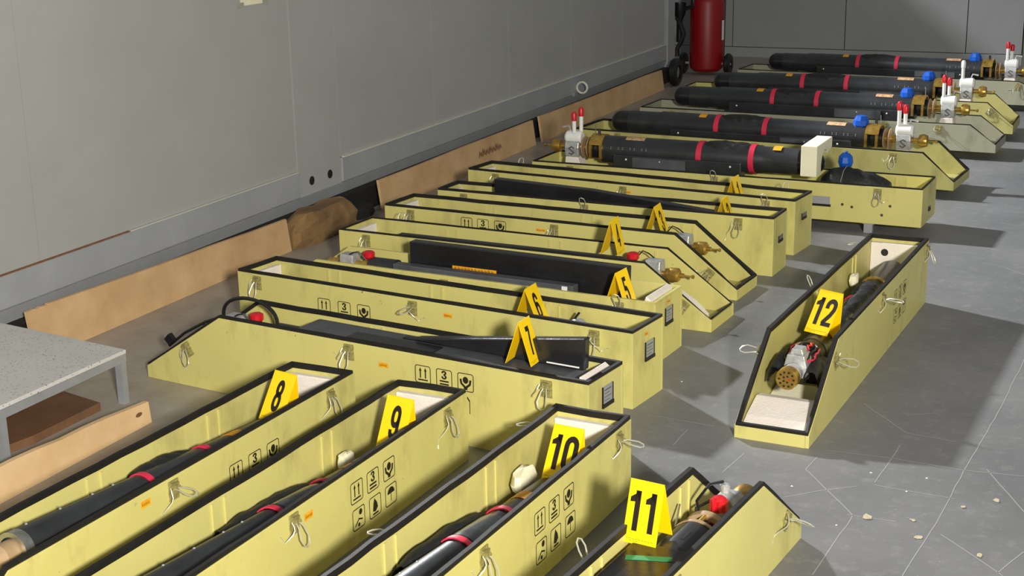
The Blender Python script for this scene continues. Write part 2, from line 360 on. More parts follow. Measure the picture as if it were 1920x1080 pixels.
for v in range(len(mb.v)): mb.v[v] = (mb.v[v][0]+.0165, mb.v[v][1], mb.v[v][2])
obj('scrawl', mb, M['plydark'], b2_, label='dark illegible scrawl')
board('farthest plywood board under the container, running to the red extinguisher', 9.36, 12.1, .178, .17)
def rock(label, c_, s_, seed, m_='block'):
    mb = MB(); rnd = random.Random(seed); n = 9
    prof = [(z, 1) for z in (0, .25, .5, .78, 1.0)]
    for i, (z, _) in enumerate(prof):
        for j in range(14):
            t = 2*PI*j/14; k = (1 if i < 3 else (.93 if i == 3 else .74))*(1+rnd.uniform(-.10, .10))
            q = (abs(math.cos(t))**4+abs(math.sin(t))**4)**-.25
            mb.v.append((q*math.cos(t)*k*s_[0], q*math.sin(t)*k*s_[1], z*s_[2]*(1+rnd.uniform(-.04,.04))))
    for i in range(4):
        for j in range(14): mb.f.append((i*14+j, i*14+(j+1) % 14, (i+1)*14+(j+1) % 14, (i+1)*14+j))
    mb.f += [tuple(range(13,-1,-1)), tuple(range(56, 70))]
    return tag(obj('stone_block', mb, M[m_], loc=c_), label, 'block')
rock('rough brown block under the container, filling the gap between two boards', (-3.975, 6.40, 0), (.075, .30, .165), 3)
rock('dark stone under the container above the back of the low table', (-4.015, 4.125, 0), (.03, .055, .14), 5, 'block')
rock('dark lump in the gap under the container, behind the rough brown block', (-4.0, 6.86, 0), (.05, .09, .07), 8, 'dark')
# low metal table ---------------------------------------------------------------
tb = thing('low_metal_table', 'low grey metal table with a speckled top beside the container', 'table', (-3.30, 3.95, 0))
obj('table_top', MB().prism([(0,0),(-.68,.10),(-.68,-1.6),(-.02,-1.6)], 'z', .186, .200), M['speckle'], tb, bevel=.002)
obj('apron', MB().box(-.0325, -.002, -1.6, -.0005, .156, .1859), M['zinc'], tb)
obj('apron', MB().prism([(-.034,-.014),(-.034,.003),(-.66,.094),(-.66,.08)], 'z', .156, .1859), M['zinc'], tb)
for px, py in ((-.018, -.016), (-.018, -.62), (-.64, .06), (-.64, -.62)):
    obj('leg', MB().box(px-.014, px+.014, py-.0135, py+.0135, 0, .1858), M['zinc'], tb)
bx = tag(obj('wooden_board', MB().prism([(-3.55,3.89),(-3.57,3.62),(-3.42,3.10),(-3.345,3.50),(-3.345,3.84)], 'z', 0, .03), M['plydark'], bevel=.002), 'dark brown board lying flat under the low metal table', 'board')
pk = MB(); k = 8
top = [(0.86 - .86*i/k, .082+.035*i/k + (-.004 if i % 3 == 1 else 0)) for i in range(k+1)]
poly = [(-.9, 0), (0.86, 0)] + [(.86,.075)] + top[1:] + [(-.9, .13)]
kk = len(poly); pk.add([(0 - .1*p[1], p[0], p[1]) for p in poly] + [(-.02 - .1*p[1], p[0], p[1]) for p in poly], [tuple(range(kk)), tuple(range(2*kk-1, kk-1, -1))] + [(i, i+kk, (i+1) % kk+kk, (i+1) % kk) for i in range(kk)])
tag(obj('wooden_plank', pk, M['plylight'], loc=(-3.10, 2.95, 0)), 'pale plank with a knot standing on edge before the low metal table', 'plank')
obj('wood_knot', MB().add([(.0015-.1*.05+.0, .80+.018*math.cos(t*PI/5), .048+.008*math.sin(t*PI/5)) for t in range(10)], [tuple(range(10))]), M['plydark'], bpy.data.objects['wooden_plank'])
# fire extinguisher ----------------------------------------------------------------
ex = thing('fire_extinguisher', 'big red wheeled fire extinguisher in the corner by the back wall', 'fire extinguisher', (-3.90, 13.2, 0))
obj('cylinder', MB().lathe([(.03,.0001),(.03,.12),(.06,.152),(.10,.158),(.66,.158),(.72,.14),(.77,.08),(.79,.04),(.79,.0001)], 32, (0,0), 'z'), M['extred'], ex, smooth=True)
obj('valve', MB().lathe([(.79,.03),(.86,.03),(.86,.0001)], 12, (0,0), 'z').box(-.09,.05,-.015,.015,.85,.88), M['blackp'], ex)
for sy in (-.20, .20):
    pass
for sx_ in (-.215, .215):
    obj('wheel', MB().lathe([(sx_-.025,.03),(sx_-.025,.085),(sx_-.012,.098),(sx_+.012,.098),(sx_+.025,.085),(sx_+.025,.03)], 24, (-.02,.10), 'x'), M['blackp'], ex, smooth=True)
obj('axle', MB().tube([(-.24,-.02,.10),(.24,-.02,.10)], .012, 8), M['zinc'], ex)
obj('hose', MB().tube([(-.1+.0*math.cos(t/3),-.1-.02*math.sin(t), .78-.07*t+ .03*math.sin(t*1.7)) if t < 3 else (-.22+.035*math.sin(t*1.3), -.12, .80-.07*t) for t in range(10)], .022, 8), M['blackp'], ex, smooth=True)
obj('horn', MB().lathe([(.30,.03),(.50,.028),(.56,.055),(.66,.06)], 14, (-.235,-.10), 'z'), M['blackp'], ex, smooth=True)
obj('label_sheet', MB().lathe([(.32,.1592),(.50,.1592)], 8, (0,0), 'z', -.25, .15), M['white'], ex, label='small pale instruction sheet')
obj('handle_frame', MB().tube([(-.12,.14,.1),(-.12,.17,.95),(.12,.17,.95),(.12,.14,.1)], .012, 8), M['blackp'], ex)
tyre = thing('rubber_tyre', 'small black tyre lying against the last board near the extinguisher', 'tyre', (-3.93, 12.35, 0))
obj('tread', MB().lathe([(-.035,.06),(-.035,.105),(-.02,.12),(.02,.12),(.035,.105),(.035,.06)], 26, (0,.12), 'x'), M['blackp'], tyre, smooth=True)
obj('rim', MB().lathe([(-.015,.0001),(-.015,.06),(.015,.06),(.015,.0001)], 20, (0,.12), 'x'), M['zinc'], tyre)

# ---------------------------------------------------------------- crates
POSE = {
    '1': (-1.5288, 7.0633, 3.0196, 1.8787, 0.2449, 0.2677, 0.3184, 0.0437, 0.0000),
    '2': (-1.5484, 6.6165, 3.0910, 1.7727, 0.2132, 0.2717, 0.3184, 0.0437, 0.0000),
    '3': (-3.4206, 6.0973, -0.0734, 1.8190, 0.2699, 0.2669, 0.2969, 0.0464, 0.0000),
    '4': (-3.3861, 5.5977, -0.0652, 1.8100, 0.2751, 0.2595, 0.2986, 0.0496, 0.0000),
    '5': (-1.6401, 5.2748, 3.0626, 1.8789, 0.2700, 0.2420, 0.3106, 0.0437, 0.0000),
    '6': (-1.5512, 4.7655, 3.0085, 1.8053, 0.2418, 0.2771, 0.3184, 0.0437, 0.0000),
    '7': (-1.4940, 4.1821, 3.0105, 1.9064, 0.2340, 0.2885, 0.3836, 0.0465, 0.0000),
    '8': (-2.5560, 3.8796, -1.6052, 1.8479, 0.2449, 0.2582, 0.3184, 0.0437, 0.0000),
    '9': (-2.1772, 3.9168, -1.6040, 1.8479, 0.2548, 0.2300, 0.3184, 0.0437, 0.0000),
    '10': (-1.5990, 3.8588, -1.6300, 1.8479, 0.2514, 0.2410, 0.3184, 0.0437, 0.0000),
    '11': (-1.0019, 1.8922, 1.4629, 1.8479, 0.2145, 0.2781, 0.3101, 0.0517, 0.0000),
    '12': (-1.0922, 6.2319, -1.6207, 1.8331, 0.2524, 0.2761, 0.3351, 0.0434, 0.0000),
    '0': (-1.0255, 7.7390, 3.0969, 2.1863, 0.3582, 0.1940, 0.3200, 0.0500, 0.0523),
    'b1': (-3.3793, 8.5276, -0.0833, 2.3776, 0.4174, 0.1995, 0.1832, 0.0463, 0.0559),
    'b2': (-3.3478, 9.6997, -0.0489, 2.4314, 0.4091, 0.1682, 0.1663, 0.0503, 0.0548),
    'b3': (-3.2772, 10.3322, -0.0080, 2.3911, 0.4517, 0.2038, 0.1786, 0.0567, 0.0584),
    'b4': (-3.2252, 11.8240, -0.0705, 2.5649, 0.3742, 0.1762, 0.3200, 0.0500, 0.0559),
}
T = .013
def wloc(k, u, v, z):
    x, y, a, L, W, H, Ls, hl, z0 = POSE[k]
    return (x+u*math.cos(a)-v*math.sin(a), y+u*math.sin(a)+v*math.cos(a), z+z0)
def top_z(k, S, u):
    x, y, a, L, W, H, Ls, hl, z0 = POSE[k]
    if not S or u <= L-Ls: return H
    return H + (hl-H)*(u-(L-Ls))/Ls
# latch meshes: outward normal is +y, up is +z
lm = MB().box(-.020,.020,0,.004,-.052,.004).box(-.013,.013,.004,.013,-.016,-.002)
lm.tube([(-.018,.010,-.020),(.018,.010,-.020)], .005, 8).box(-.011,.011,.004,.010,-.046,-.026)
LATCH = {}
def latch_mesh(key, mt):
    if key not in LATCH: LATCH[key] = mesh('latch', lm, mt)
    return LATCH[key]
def loop_pts(rnd, mode):
    """wire bail: modes hang / out / up"""
    pts = [(-.006,.012,-.02), (-.010,.02,-.03), (-.017,.03,-.06), (-.012,.034,-.078), (0,.035,-.084), (.012,.034,-.078), (.017,.03,-.06), (.010,.02,-.03), (.006,.012,-.02)]
    a = {'hang': rnd.uniform(-.25,.1), 'out': rnd.uniform(1.0,1.35), 'up': rnd.uniform(2.3,2.6)}[mode]
    out = []
    for p in pts:
        y_ = p[1]-.012; z_ = p[2]+.02; c_, s_ = math.cos(a), math.sin(a)
        out.append((p[0]+p[2]*rnd.uniform(-.02,.02), .014+abs(y_*c_ - z_*s_), -.02 + y_*s_ + z_*c_))
    return out
LOOPS = []
rl = random.Random(2)
for md in ('hang', 'out', 'up', 'hang', 'out', 'hang'):
    LOOPS.append((md, mesh('wire_loop', MB().tube(loop_pts(rl, md), .0022, 6), M['wire'], True)))
CABLES = []
for i in range(3):
    pts = [(.018+.004*math.sin(j*1.3+i), .010+.012*math.sin(j*.7), -.01-.012*j*(1 if i != 2 else .8)+(.018*max(0, j-5)*(i != 1))) for j in range(9)]
    CABLES.append(mesh('cable', MB().tube([(p[0]+.01*j*(.6 if i else -.9), p[1], p[2]) for j, p in enumerate(pts)], .0016, 5), M['wire'], True))
def add_latch(t, k, S, u, side, paintm, rnd, mode=None, cable=True):
    x, y, a, L, W, H, Ls, hl, z0 = POSE[k]
    z = top_z(k, S, u) - .012
    o = share('latch', latch_mesh('latch', M['latch']), t, (u, W+.0002 if side else -.0002, z), (0, 0, 0 if side else PI))
    if S and u > L-Ls: o.rotation_euler = (0, (math.atan2(H-hl, Ls) if side else -math.atan2(H-hl, Ls)), 0 if side else PI)
    modes = [l for l in LOOPS if (mode is None or l[0] == mode)]
    share('wire_loop', rnd.choice(modes)[1], o)
    if cable: share('cable', rnd.choice(CABLES), o)
    return o
def gasket_path(k, S):
    x, y, a, L, W, H, Ls, hl, z0 = POSE[k]; c_ = T/2+.0026
    def line(p, q, n): return [tuple(p[i]+(q[i]-p[i])*j/n for i in range(3)) for j in range(n)]
    e = c_; pts = []
    if S:
        P = [(e,e,H),(L-Ls,e,H),(L-e,e,hl),(L-e,W-e,hl),(L-Ls,W-e,H),(e,W-e,H)]
    else: P = [(e,e,H),(L-e,e,H),(L-e,W-e,H),(e,W-e,H)]
    for i in range(len(P)):
        q = P[(i+1) % len(P)]; d = math.dist(P[i], q); pts.append(line(P[i], q, max(2, int(d/.09))))
    return pts
def gasket(t, k, S, w, h, jit, material):
    mb = MB(); rnd = random.Random(k); segs = gasket_path(k, S); flat = [p for s in segs for p in s]; flat.append(flat[0])
    # continuous rectangular sweep with small sag
    n = len(flat)-1; vs = []; J = [(rnd.uniform(-jit, jit), rnd.uniform(0, jit)*.25) for _ in range(n)]
    for i in range(n):
        p = Vector(flat[i]); a = Vector(flat[(i-1) % n]); c_ = Vector(flat[(i+1) % n])
        d1 = (p-a); d2 = (c_-p); d = (d1.normalized()+d2.normalized()).normalized()
        side = d.cross(Vector((0,0,1))).normalized()
        h1 = Vector((d1.x, d1.y, 0)).normalized(); h2 = Vector((d2.x, d2.y, 0)).normalized()
        kx = 1/max(.7, math.sqrt(max(.01, (1+h1.dot(h2))/2)))
        p = p + Vector((0,0,J[i][0]+.003)) + side*J[i][1]
        up = side.cross(d)
        vs += [p - side*w/2*kx - Vector((0,0,h*.55)), p + side*w/2*kx - Vector((0,0,h*.55)), p + side*w/2*kx + up*h*.45, p - side*w/2*kx + up*h*.45]
    fs = []
    for i in range(n):
        j = (i+1) % n
        for q in range(4): fs.append((i*4+q, i*4+(q+1) % 4, j*4+(q+1) % 4, j*4+q))
    mb.add(vs, fs); return obj('rim_gasket', mb, material, t)
RIB = MB().box(-.006,.006,0,.004,.013,.0)
def crate(k, label, S, col='yellow', colin=None, gw=.013, gh=.016, gj=.0012, latches=(.15,.93,1.70), sides=(0,1), ribs=(.42,.95,1.46), foam=None, modes=None, gm='gasket'):
    x, y, a, L, W, H, Ls, hl, z0 = POSE[k]; P = M[col]; rnd = random.Random('c'+k)
    t = thing('crate', label, 'crate', (x, y, z0), a)
    if S: prof = [(0,0),(L,0),(L,hl),(L-Ls,H),(0,H)]
    else: prof = [(0,0),(L,0),(L,H),(0,H)]
    obj('side_panel', MB().prism(prof, 'y', 0, T), P, t, bevel=.0015)
    obj('side_panel', MB().prism(prof, 'y', W-T, W), P, t, bevel=.0015)
    obj('end_panel', MB().box(.0005, T, T+.0003, W-T-.0003, 0, H), P, t)
    obj('end_panel', MB().box(L-T, L-.0005, T+.0003, W-T-.0003, 0, hl if S else H), P, t)
    obj('base_panel', MB().box(T+.0003, L-T-.0003, T+.0003, W-T-.0003, .002, .014), M['yellow_dull'] if col != 'grey_paint' else P, t)
    gasket(t, k, S, gw, gh, gj, M[gm])
    rm = RIBM.get((col, round(H,3)))
    if rm is None:
        rm = RIBM[(col, round(H,3))] = mesh('rib', MB().box(-.004,.004,0,.005,.0145,H-.014), P)
    for u in ribs:
        for du in (0, .055):
            if S and u+du > L-Ls: continue
            share('rib', rm, t, (u+du, T+.0002, 0)); share('rib', rm, t, (u+du, W-T-.0052, 0))
    for i, u in enumerate(latches):
        for s in sides:
            md = None if modes is None else modes.get((i, s))
            add_latch(t, k, S, u, s, P, rnd, md)
    if foam is not None:
        u0, u1 = (T+.0005, T+.026) if foam == 'F' else (L-T-.026, L-T-.0005)
        obj('foam_lining', MB().box(u0, u1, T+.0008, W-T-.0008, .0145, H-.020), M['white_foam'], t, bevel=.004)
    return t
RIBM = {}
def face_frame(k, face):
    W = POSE[k][4]
    return {'v1': (lambda u, z: (u, W+.0008, z), (-1,0,0)), 'v0': (lambda u, z: (u, -.0008, z), (1,0,0)), 'u0': (lambda v, z: (-.0008, v, z), (0,-1,0))}[face]
def print_mark(t, k, face, kind, u, z, s=.064, ink='ink', lab=None):
    f, r = face_frame(k, face); mb = MB(); c_ = f(u, z)
    place2d(mb, symbol(kind), (c_[0]-r[0]*s/2, c_[1]-r[1]*s/2, c_[2]-s/2), r, (0,0,1), s, s)
    nm = {'arrows':'upright_arrows_mark','stack':'stacking_limit_mark','hands':'fragile_mark','heat':'keep_from_heat_mark','flame':'flame_mark','umbrella':'keep_dry_mark'}[kind]
    return obj(nm, mb, M[ink], t)
def sticker(t, k, face, u, z, w=.040, h=.017, rot=0, m_='orange'):
    f, r = face_frame(k, face); c_ = f(u, z); mb = MB()
    place2d(mb, [V2((-.5,-.5),(.5,-.5),(.5,.5),(-.5,.5))], c_, r, (0,0,1), w, h)
    o = obj('orange_sticker', mb, M[m_], t)
    n = Vector(r).cross(Vector((0,0,1))); mb2 = MB(); c2 = tuple(Vector(c_)+n*.0005)
    for i in range(5): place2d(mb2, ribbon([(-.38+i*.16,-.2),(-.34+i*.16,.22),(-.29+i*.16,-.18)], .045), c2, r, (0,0,1), w, h)
    obj('sticker_print', mb2, M['inkdim'], o)
def marks3(t, k, face, us, z, rows2=None, z2=.08, **kw):
    for kd, u in zip(('arrows','stack','hands'), us): print_mark(t, k, face, kd, u, z, **kw)
    if rows2:
        for kd, u in zip(('heat','flame','umbrella'), rows2): print_mark(t, k, face, kd, u, z2, **kw)
def end_plate(t, k, v, z, w=.062, h=.058, st=None, tilt=0):
    f, r = face_frame(k, 'u0')
    fr = obj('plate_frame', MB().box(-.006, -.0003, v-w/2-.006, v+w/2+.006, z-h/2-.012, z-h/2).box(-.004, -.0003, v-w/2-.005, v-w/2, z-h/2, z+h/2).box(-.004, -.0003, v+w/2, v+w/2+.005, z-h/2, z+h/2), M['blackp'], t)
    obj('data_plate', MB().box(-.003, -.0003, v-w/2+.001, v+w/2-.001, z-h/2+.001, z+h/2), M['zinc'], t)
    mb = MB()
    for i in range(4): place2d(mb, ribbon([(0,0),(1,0)], .10 if i else .16), (-.0034, v+w*.38, z+h*.28-i*h*.2), (0,-1,0), (0,0,1), w*.75-(i % 2)*.012, .02)
    obj('plate_print', mb, M['inkdim'], t)
    if st: sticker(t, k, 'u0', st[0], st[1], .026, .013)

cr = {}
cr['7'] = crate('7', 'yellow crate with tapered left end, holding a slate plate and marker 7', True, modes={(0,1):'hang',(1,1):'hang',(2,1):'hang',(2,0):'up'})
marks3(cr['7'], '7', 'v1', (.625,.540,.456), .222); sticker(cr['7'], '7', 'v1', .787, .228)
end_plate(cr['7'], '7', .112, .225, st=(.118,.150))
obj('hook_mark', (lambda mb: (place2d(mb, ribbon([(0,1),(.6,1),(1,.8),(1,0)], .14), (.462,.2340+.0008,.115), (-1,0,0), (0,0,1), .02, .055), mb)[1])(MB()), M['ink'], cr['7'])
cr['6'] = crate('6', 'tall rectangular yellow crate holding marker 6, grey plate on its right end', False, foam='L', modes={(0,1):'hang',(1,1):'out'})
marks3(cr['6'], '6', 'v1', (1.360,1.260,1.165), .190); sticker(cr['6'], '6', 'v1', .77, .234); end_plate(cr['6'], '6', .112, .190, st=(.136,.250))
cr['5'] = crate('5', 'yellow crate with plain yellow rim holding a long black box and marker 5', True, gw=.012, gh=.008, gm='yellow', latches=(.15,.93), modes={(0,1):'up'})
end_plate(cr['5'], '5', .140, .172, st=(.14,.222))
cr['4'] = crate('4', 'yellow crate tapered at the right with brass fitting and white foam, holding marker 4', True, gw=.006, gh=.010, foam='F')
cr['3'] = crate('3', 'yellow crate tapered at the right with brass fitting and black rim, holding marker 3', True, foam='F')
marks3(cr['3'], '3', 'v0', (.463,.552,.645), .218, ink='ink'); sticker(cr['3'], '3', 'v0', .86, .225, .05, .014)
cr['2'] = crate('2', 'yellow rectangular crate holding a black wedge-shaped cover and marker 2', False, latches=(.17,.95,1.62), foam='L', modes={(0,1):'hang'})
sticker(cr['2'], '2', 'v1', 1.058, .234, .05, .013); end_plate(cr['2'], '2', .105, .165, .05, .02)
cr['1'] = crate('1', 'yellow rectangular crate holding marker 1, farthest of the low crates', False, foam='L', modes={(0,1):'up'})
sticker(cr['1'], '1', 'v1', .909, .232, .05, .014); end_plate(cr['1'], '1', .12, .18, .05, .02)
cr['8'] = crate('8', 'yellow crate running to the lower left corner, holding marker 8, nearest the pale plank', True, foam='F', gw=.0115, gh=.018, modes={(1,1):'out',(0,1):'hang'})
marks3(cr['8'], '8', 'v1', (.652,.560,.468), .163); sticker(cr['8'], '8', 'v1', 1.043, .228, .038, .02)
cr['9'] = crate('9', 'yellow crate with six shipping symbols holding marker 9, between crates 8 and 10', True, foam='F', gw=.0115, gh=.018, gj=.002, latches=(.14,.98,1.7), modes={(1,1):'hang',(0,1):'hang'})
marks3(cr['9'], '9', 'v1', (.672,.585,.495), .160, (.668,.579,.490), .078, s=.066); sticker(cr['9'], '9', 'v1', .910, .188, .04, .02)
cr['10'] = crate('10', 'yellow crate with six shipping symbols holding marker 10, beside the open floor', True, foam='F', gw=.0125, gh=.020, gj=.002, latches=(.10,.93,1.7), modes={(0,1):'out',(1,1):'hang'})
marks3(cr['10'], '10', 'v1', (.620,.533,.442), .170, (.613,.525,.433), .083, s=.066)
cr['11'] = crate('11', 'yellow crate cut by the bottom edge of the photo, holding marker 11', True, gw=.0125, gh=.020, latches=(.98,1.72), modes={(1,0):'out',(0,1):'up',(1,1):'hang'})
cr['12'] = crate('12', 'yellow crate standing apart on the open floor, holding marker 12', True, foam='F', gw=.014, gh=.018, ribs=(.30,.90), latches=(.05,.86,1.55), modes={(2,0):'out',(2,1):'out',(1,1):'out',(1,0):'up'})
marks3(cr['12'], '12', 'v1', (.62,.54,.46), .190, (.61,.53,.45), .110, s=.058, ink='inkdim')
obj('foam_hole', MB().lathe([(T+.0262,.016),(T+.0268,.0001)], 14, (.075,.215), 'x'), M['cloth'], cr['12'])
cr['0'] = crate('0', 'low wide yellow crate with square right end, under the tube with the white foam block', False, latches=(.226,1.1,1.95), ribs=(.15,1.2), gw=.007, gh=.010, modes={(0,1):'hang'})
obj('data_plate', MB().box(.47,.56,.3585,.3615,.085,.125), M['zinc'], cr['0']); obj('plate_frame', MB().box(.465,.565,.3585,.364,.073,.085), M['blackp'], cr['0'])
for u_, z_ in ((.405,.09),(.355,.08),(.2,.05),(.16,.10)): obj('paint_chip', MB().lathe([(.3587,.008),(.3592,.0001)], 7, (z_,u_), 'y'), M['inkdim'], cr['0'])
end_plate(cr['0'], '0', .17, .07, .03, .012)
cr['b1'] = crate('b1', 'raised yellow crate with tapered right end, second from the front of the tube crates', True, 'yellow_dull', latches=(.3,1.2,2.03), ribs=(.3,1.2), gw=.012, gh=.012)
cr['b2'] = crate('b2', 'raised grey-green crate with tapered right end, in the middle of the tube crates', True, 'grey_paint', latches=(.25,1.72,2.07), ribs=(.3,1.2), gw=.007, gh=.008)
cr['b3'] = crate('b3', 'raised yellow crate with tapered right end, second from the back wall', True, 'yellow_dull', latches=(.3,1.2,2.25), ribs=(.3,1.2), gw=.007, gh=.008)
cr['b4'] = crate('b4', 'grey-green crate nearest the back wall, running out of frame at the right', True, 'grey_paint', latches=(.3,1.2,2.25), ribs=(.3,1.2), gw=.007, gh=.008)
# supports under the raised crates
for k, nm in (('0','the crate with the white foam block'),('b1','the second tube crate from the front'),('b2','the middle grey-green tube crate'),('b3','the second tube crate from the back wall'),('b4','the tube crate nearest the back wall')):
    x, y, a, L, W, H, Ls, hl, z0 = POSE[k]
    for i, u in enumerate((.27, L-.45)):
        p = wloc(k, u, W*.5, 0); sd = ('right' if u < 1 else 'left') if k == '0' else ('left' if u < 1 else 'right')
        h = z0-.0003
        t = thing('metal_foot', 'pale metal foot under the %s end of %s' % (sd, nm), 'stand', (p[0], p[1], 0), a)
        obj('top_plate', MB().box(-.03,.03,-W*.46,W*.46,h-.006,h), M['zinc'], t)
        for yy in (-W*.43, W*.43): obj('leg', MB().box(-.022,.022,yy-.012,yy+.012,0,h-.006), M['zinc'], t)

# ---------------------------------------------------------------- long tubes with fittings
def strap(t, u, r, w=.018, cz=0, m_='red'):
    return obj('strap', MB().lathe([(u-w/2,r),(u-w/2,r+.004),(u+w/2,r+.004),(u+w/2,r)], 26, (0,cz), 'x'), M[m_], t, smooth=True, label='red strap')
def wrap_label(t, u, w, r, a0, a1, m_, lab):
    o = obj('label', MB().lathe([(u-w/2,r),(u-w/2,r+.0012),(u+w/2,r+.0012),(u+w/2,r)], 8, (0,0), 'x', a0, a1), M[m_], t, label=lab)
    return o
def crumple(t, u0, u1, v0, v1, z0, z1, seed, r=None):
    """folded black cloth: a ragged, ridged strip hugging the top of the tube"""
    rnd = random.Random(seed); mb = MB(); nu, nv = 14, 9
    for i in range(nu+1):
        for j in range(nv+1):
            s_ = i/nu; q = j/nv; env = math.sin(PI*s_)**.6*(.55+.45*rnd.random())
            ang = PI*(1-q)
            yy = (v0+v1)/2 + (v1-v0)/2*math.cos(ang)*(.75+.35*env) + rnd.uniform(-.004,.004)
            zz = z0 + (z1-z0)*math.sin(ang)**.7*(.7+.3*env) + rnd.uniform(-.005,.005)
            mb.v.append((u0+(u1-u0)*s_+rnd.uniform(-.006,.006), yy, zz))
    for i in range(nu):
        for j in range(nv): a = i*(nv+1)+j; mb.f.append((a, a+1, a+nv+2, a+nv+1))
    o = obj('cloth_wrap', mb, M['cloth'], t, smooth=True, label='crumpled black cloth')
    for p in o.data.polygons: p.use_smooth = True
    md = o.modifiers.new('smooth', 'SUBSURF'); md.levels = 1; md.render_levels = 1
    return o
def valve_head(t, u, r, s=1.0, caps=True, knobu=.14, squig=True, one=False):
    """cast block with two capped stems, brass knob and pin, +x outward"""
    b = obj('valve_block', MB().prism([(-.036*s,-.045*s),(.036*s,-.045*s),(.042*s,.0),(.036*s,.028*s),(.016*s,.046*s),(-.016*s,.046*s),(-.036*s,.028*s),(-.042*s,0)], 'x', u-.038*s, u+.038*s), M['silver'], t, bevel=.004*s)
    cp = obj('block_cap', MB().lathe([(u-.045*s,.0001),(u-.045*s,.026*s),(u-.035*s,.034*s),(u+.035*s,.034*s),(u+.045*s,.026*s),(u+.045*s,.0001)], 18, (0,.048*s), 'x'), M['white'], t, smooth=True)
    if squig:
        for sy in (-1,):
            mb = MB(); place2d(mb, ribbon([(.85,.8),(.5,.95),(.2,.75),(.5,.5),(.8,.3),(.5,.08),(.15,.25)], .14), (u-.022*s, -.0428*s, -.038*s), (1,0,0), (0,0,1), .044*s, .046*s); 
            for i_ in range(len(mb.v)): mb.v[i_] = (mb.v[i_][0], -(.0415*s+.0012) , mb.v[i_][2])
            obj('cast_mark', mb, M['slate'], t)
            mb = MB(); place2d(mb, ribbon([(.85,.8),(.5,.95),(.2,.75),(.5,.5),(.8,.3),(.5,.08),(.15,.25)], .14), (u+.022*s, .0428*s, -.038*s), (-1,0,0), (0,0,1), .044*s, .046*s)
            for i_ in range(len(mb.v)): mb.v[i_] = (mb.v[i_][0], (.0415*s+.0012), mb.v[i_][2])
            obj('cast_mark', mb, M['slate'], t)
    if caps:
        for du, dy, hh in (((-.028, -.01, .115),) if one else ((-.030, -.016, .125), (-.006, .018, .105))):
            st = obj('stem', MB().lathe([(.075*s,.010*s),(.075*s+(hh-.035)*s,.011*s),(.075*s+(hh-.035)*s,.0001)], 12, (u+du*s, dy*s), 'z'), M['white'], t, smooth=True)
            obj('red_cap' if not one else 'stem_cap', MB().lathe([(.075*s+(hh-.045)*s,.0135*s),(.075*s+(hh-.012)*s,.0145*s),(.075*s+hh*s,.009*s),(.075*s+hh*s,.0001)], 12, (u+du*s, dy*s), 'z'), M['redcap'] if not one else M['white'], st, smooth=True)
        obj('release_lever', MB().tube([(u+.02*s,0,.075*s),(u+.028*s,.004,.105*s),(u+.062*s,.01,.098*s)], .006*s, 6), M['silver'], t, smooth=True)
    kb = obj('brass_knob', MB().lathe([(u+.04*s,.014*s),(u+knobu*s-.035*s,.014*s),(u+knobu*s-.030*s,.030*s),(u+knobu*s-.01*s,.036*s),(u+knobu*s+.012*s,.029*s),(u+knobu*s+.016*s,.0001)], 20, (0,0), 'x'), M['brass'], t, smooth=True)
    obj('pin', MB().lathe([(u+knobu*s+.016*s,.005*s),(u+knobu*s+.05*s,.004*s),(u+knobu*s+.053*s,.009*s),(u+knobu*s+.062*s,.009*s),(u+knobu*s+.064*s,.0001)], 10, (0,0), 'x'), M['brass'], kb, smooth=True)
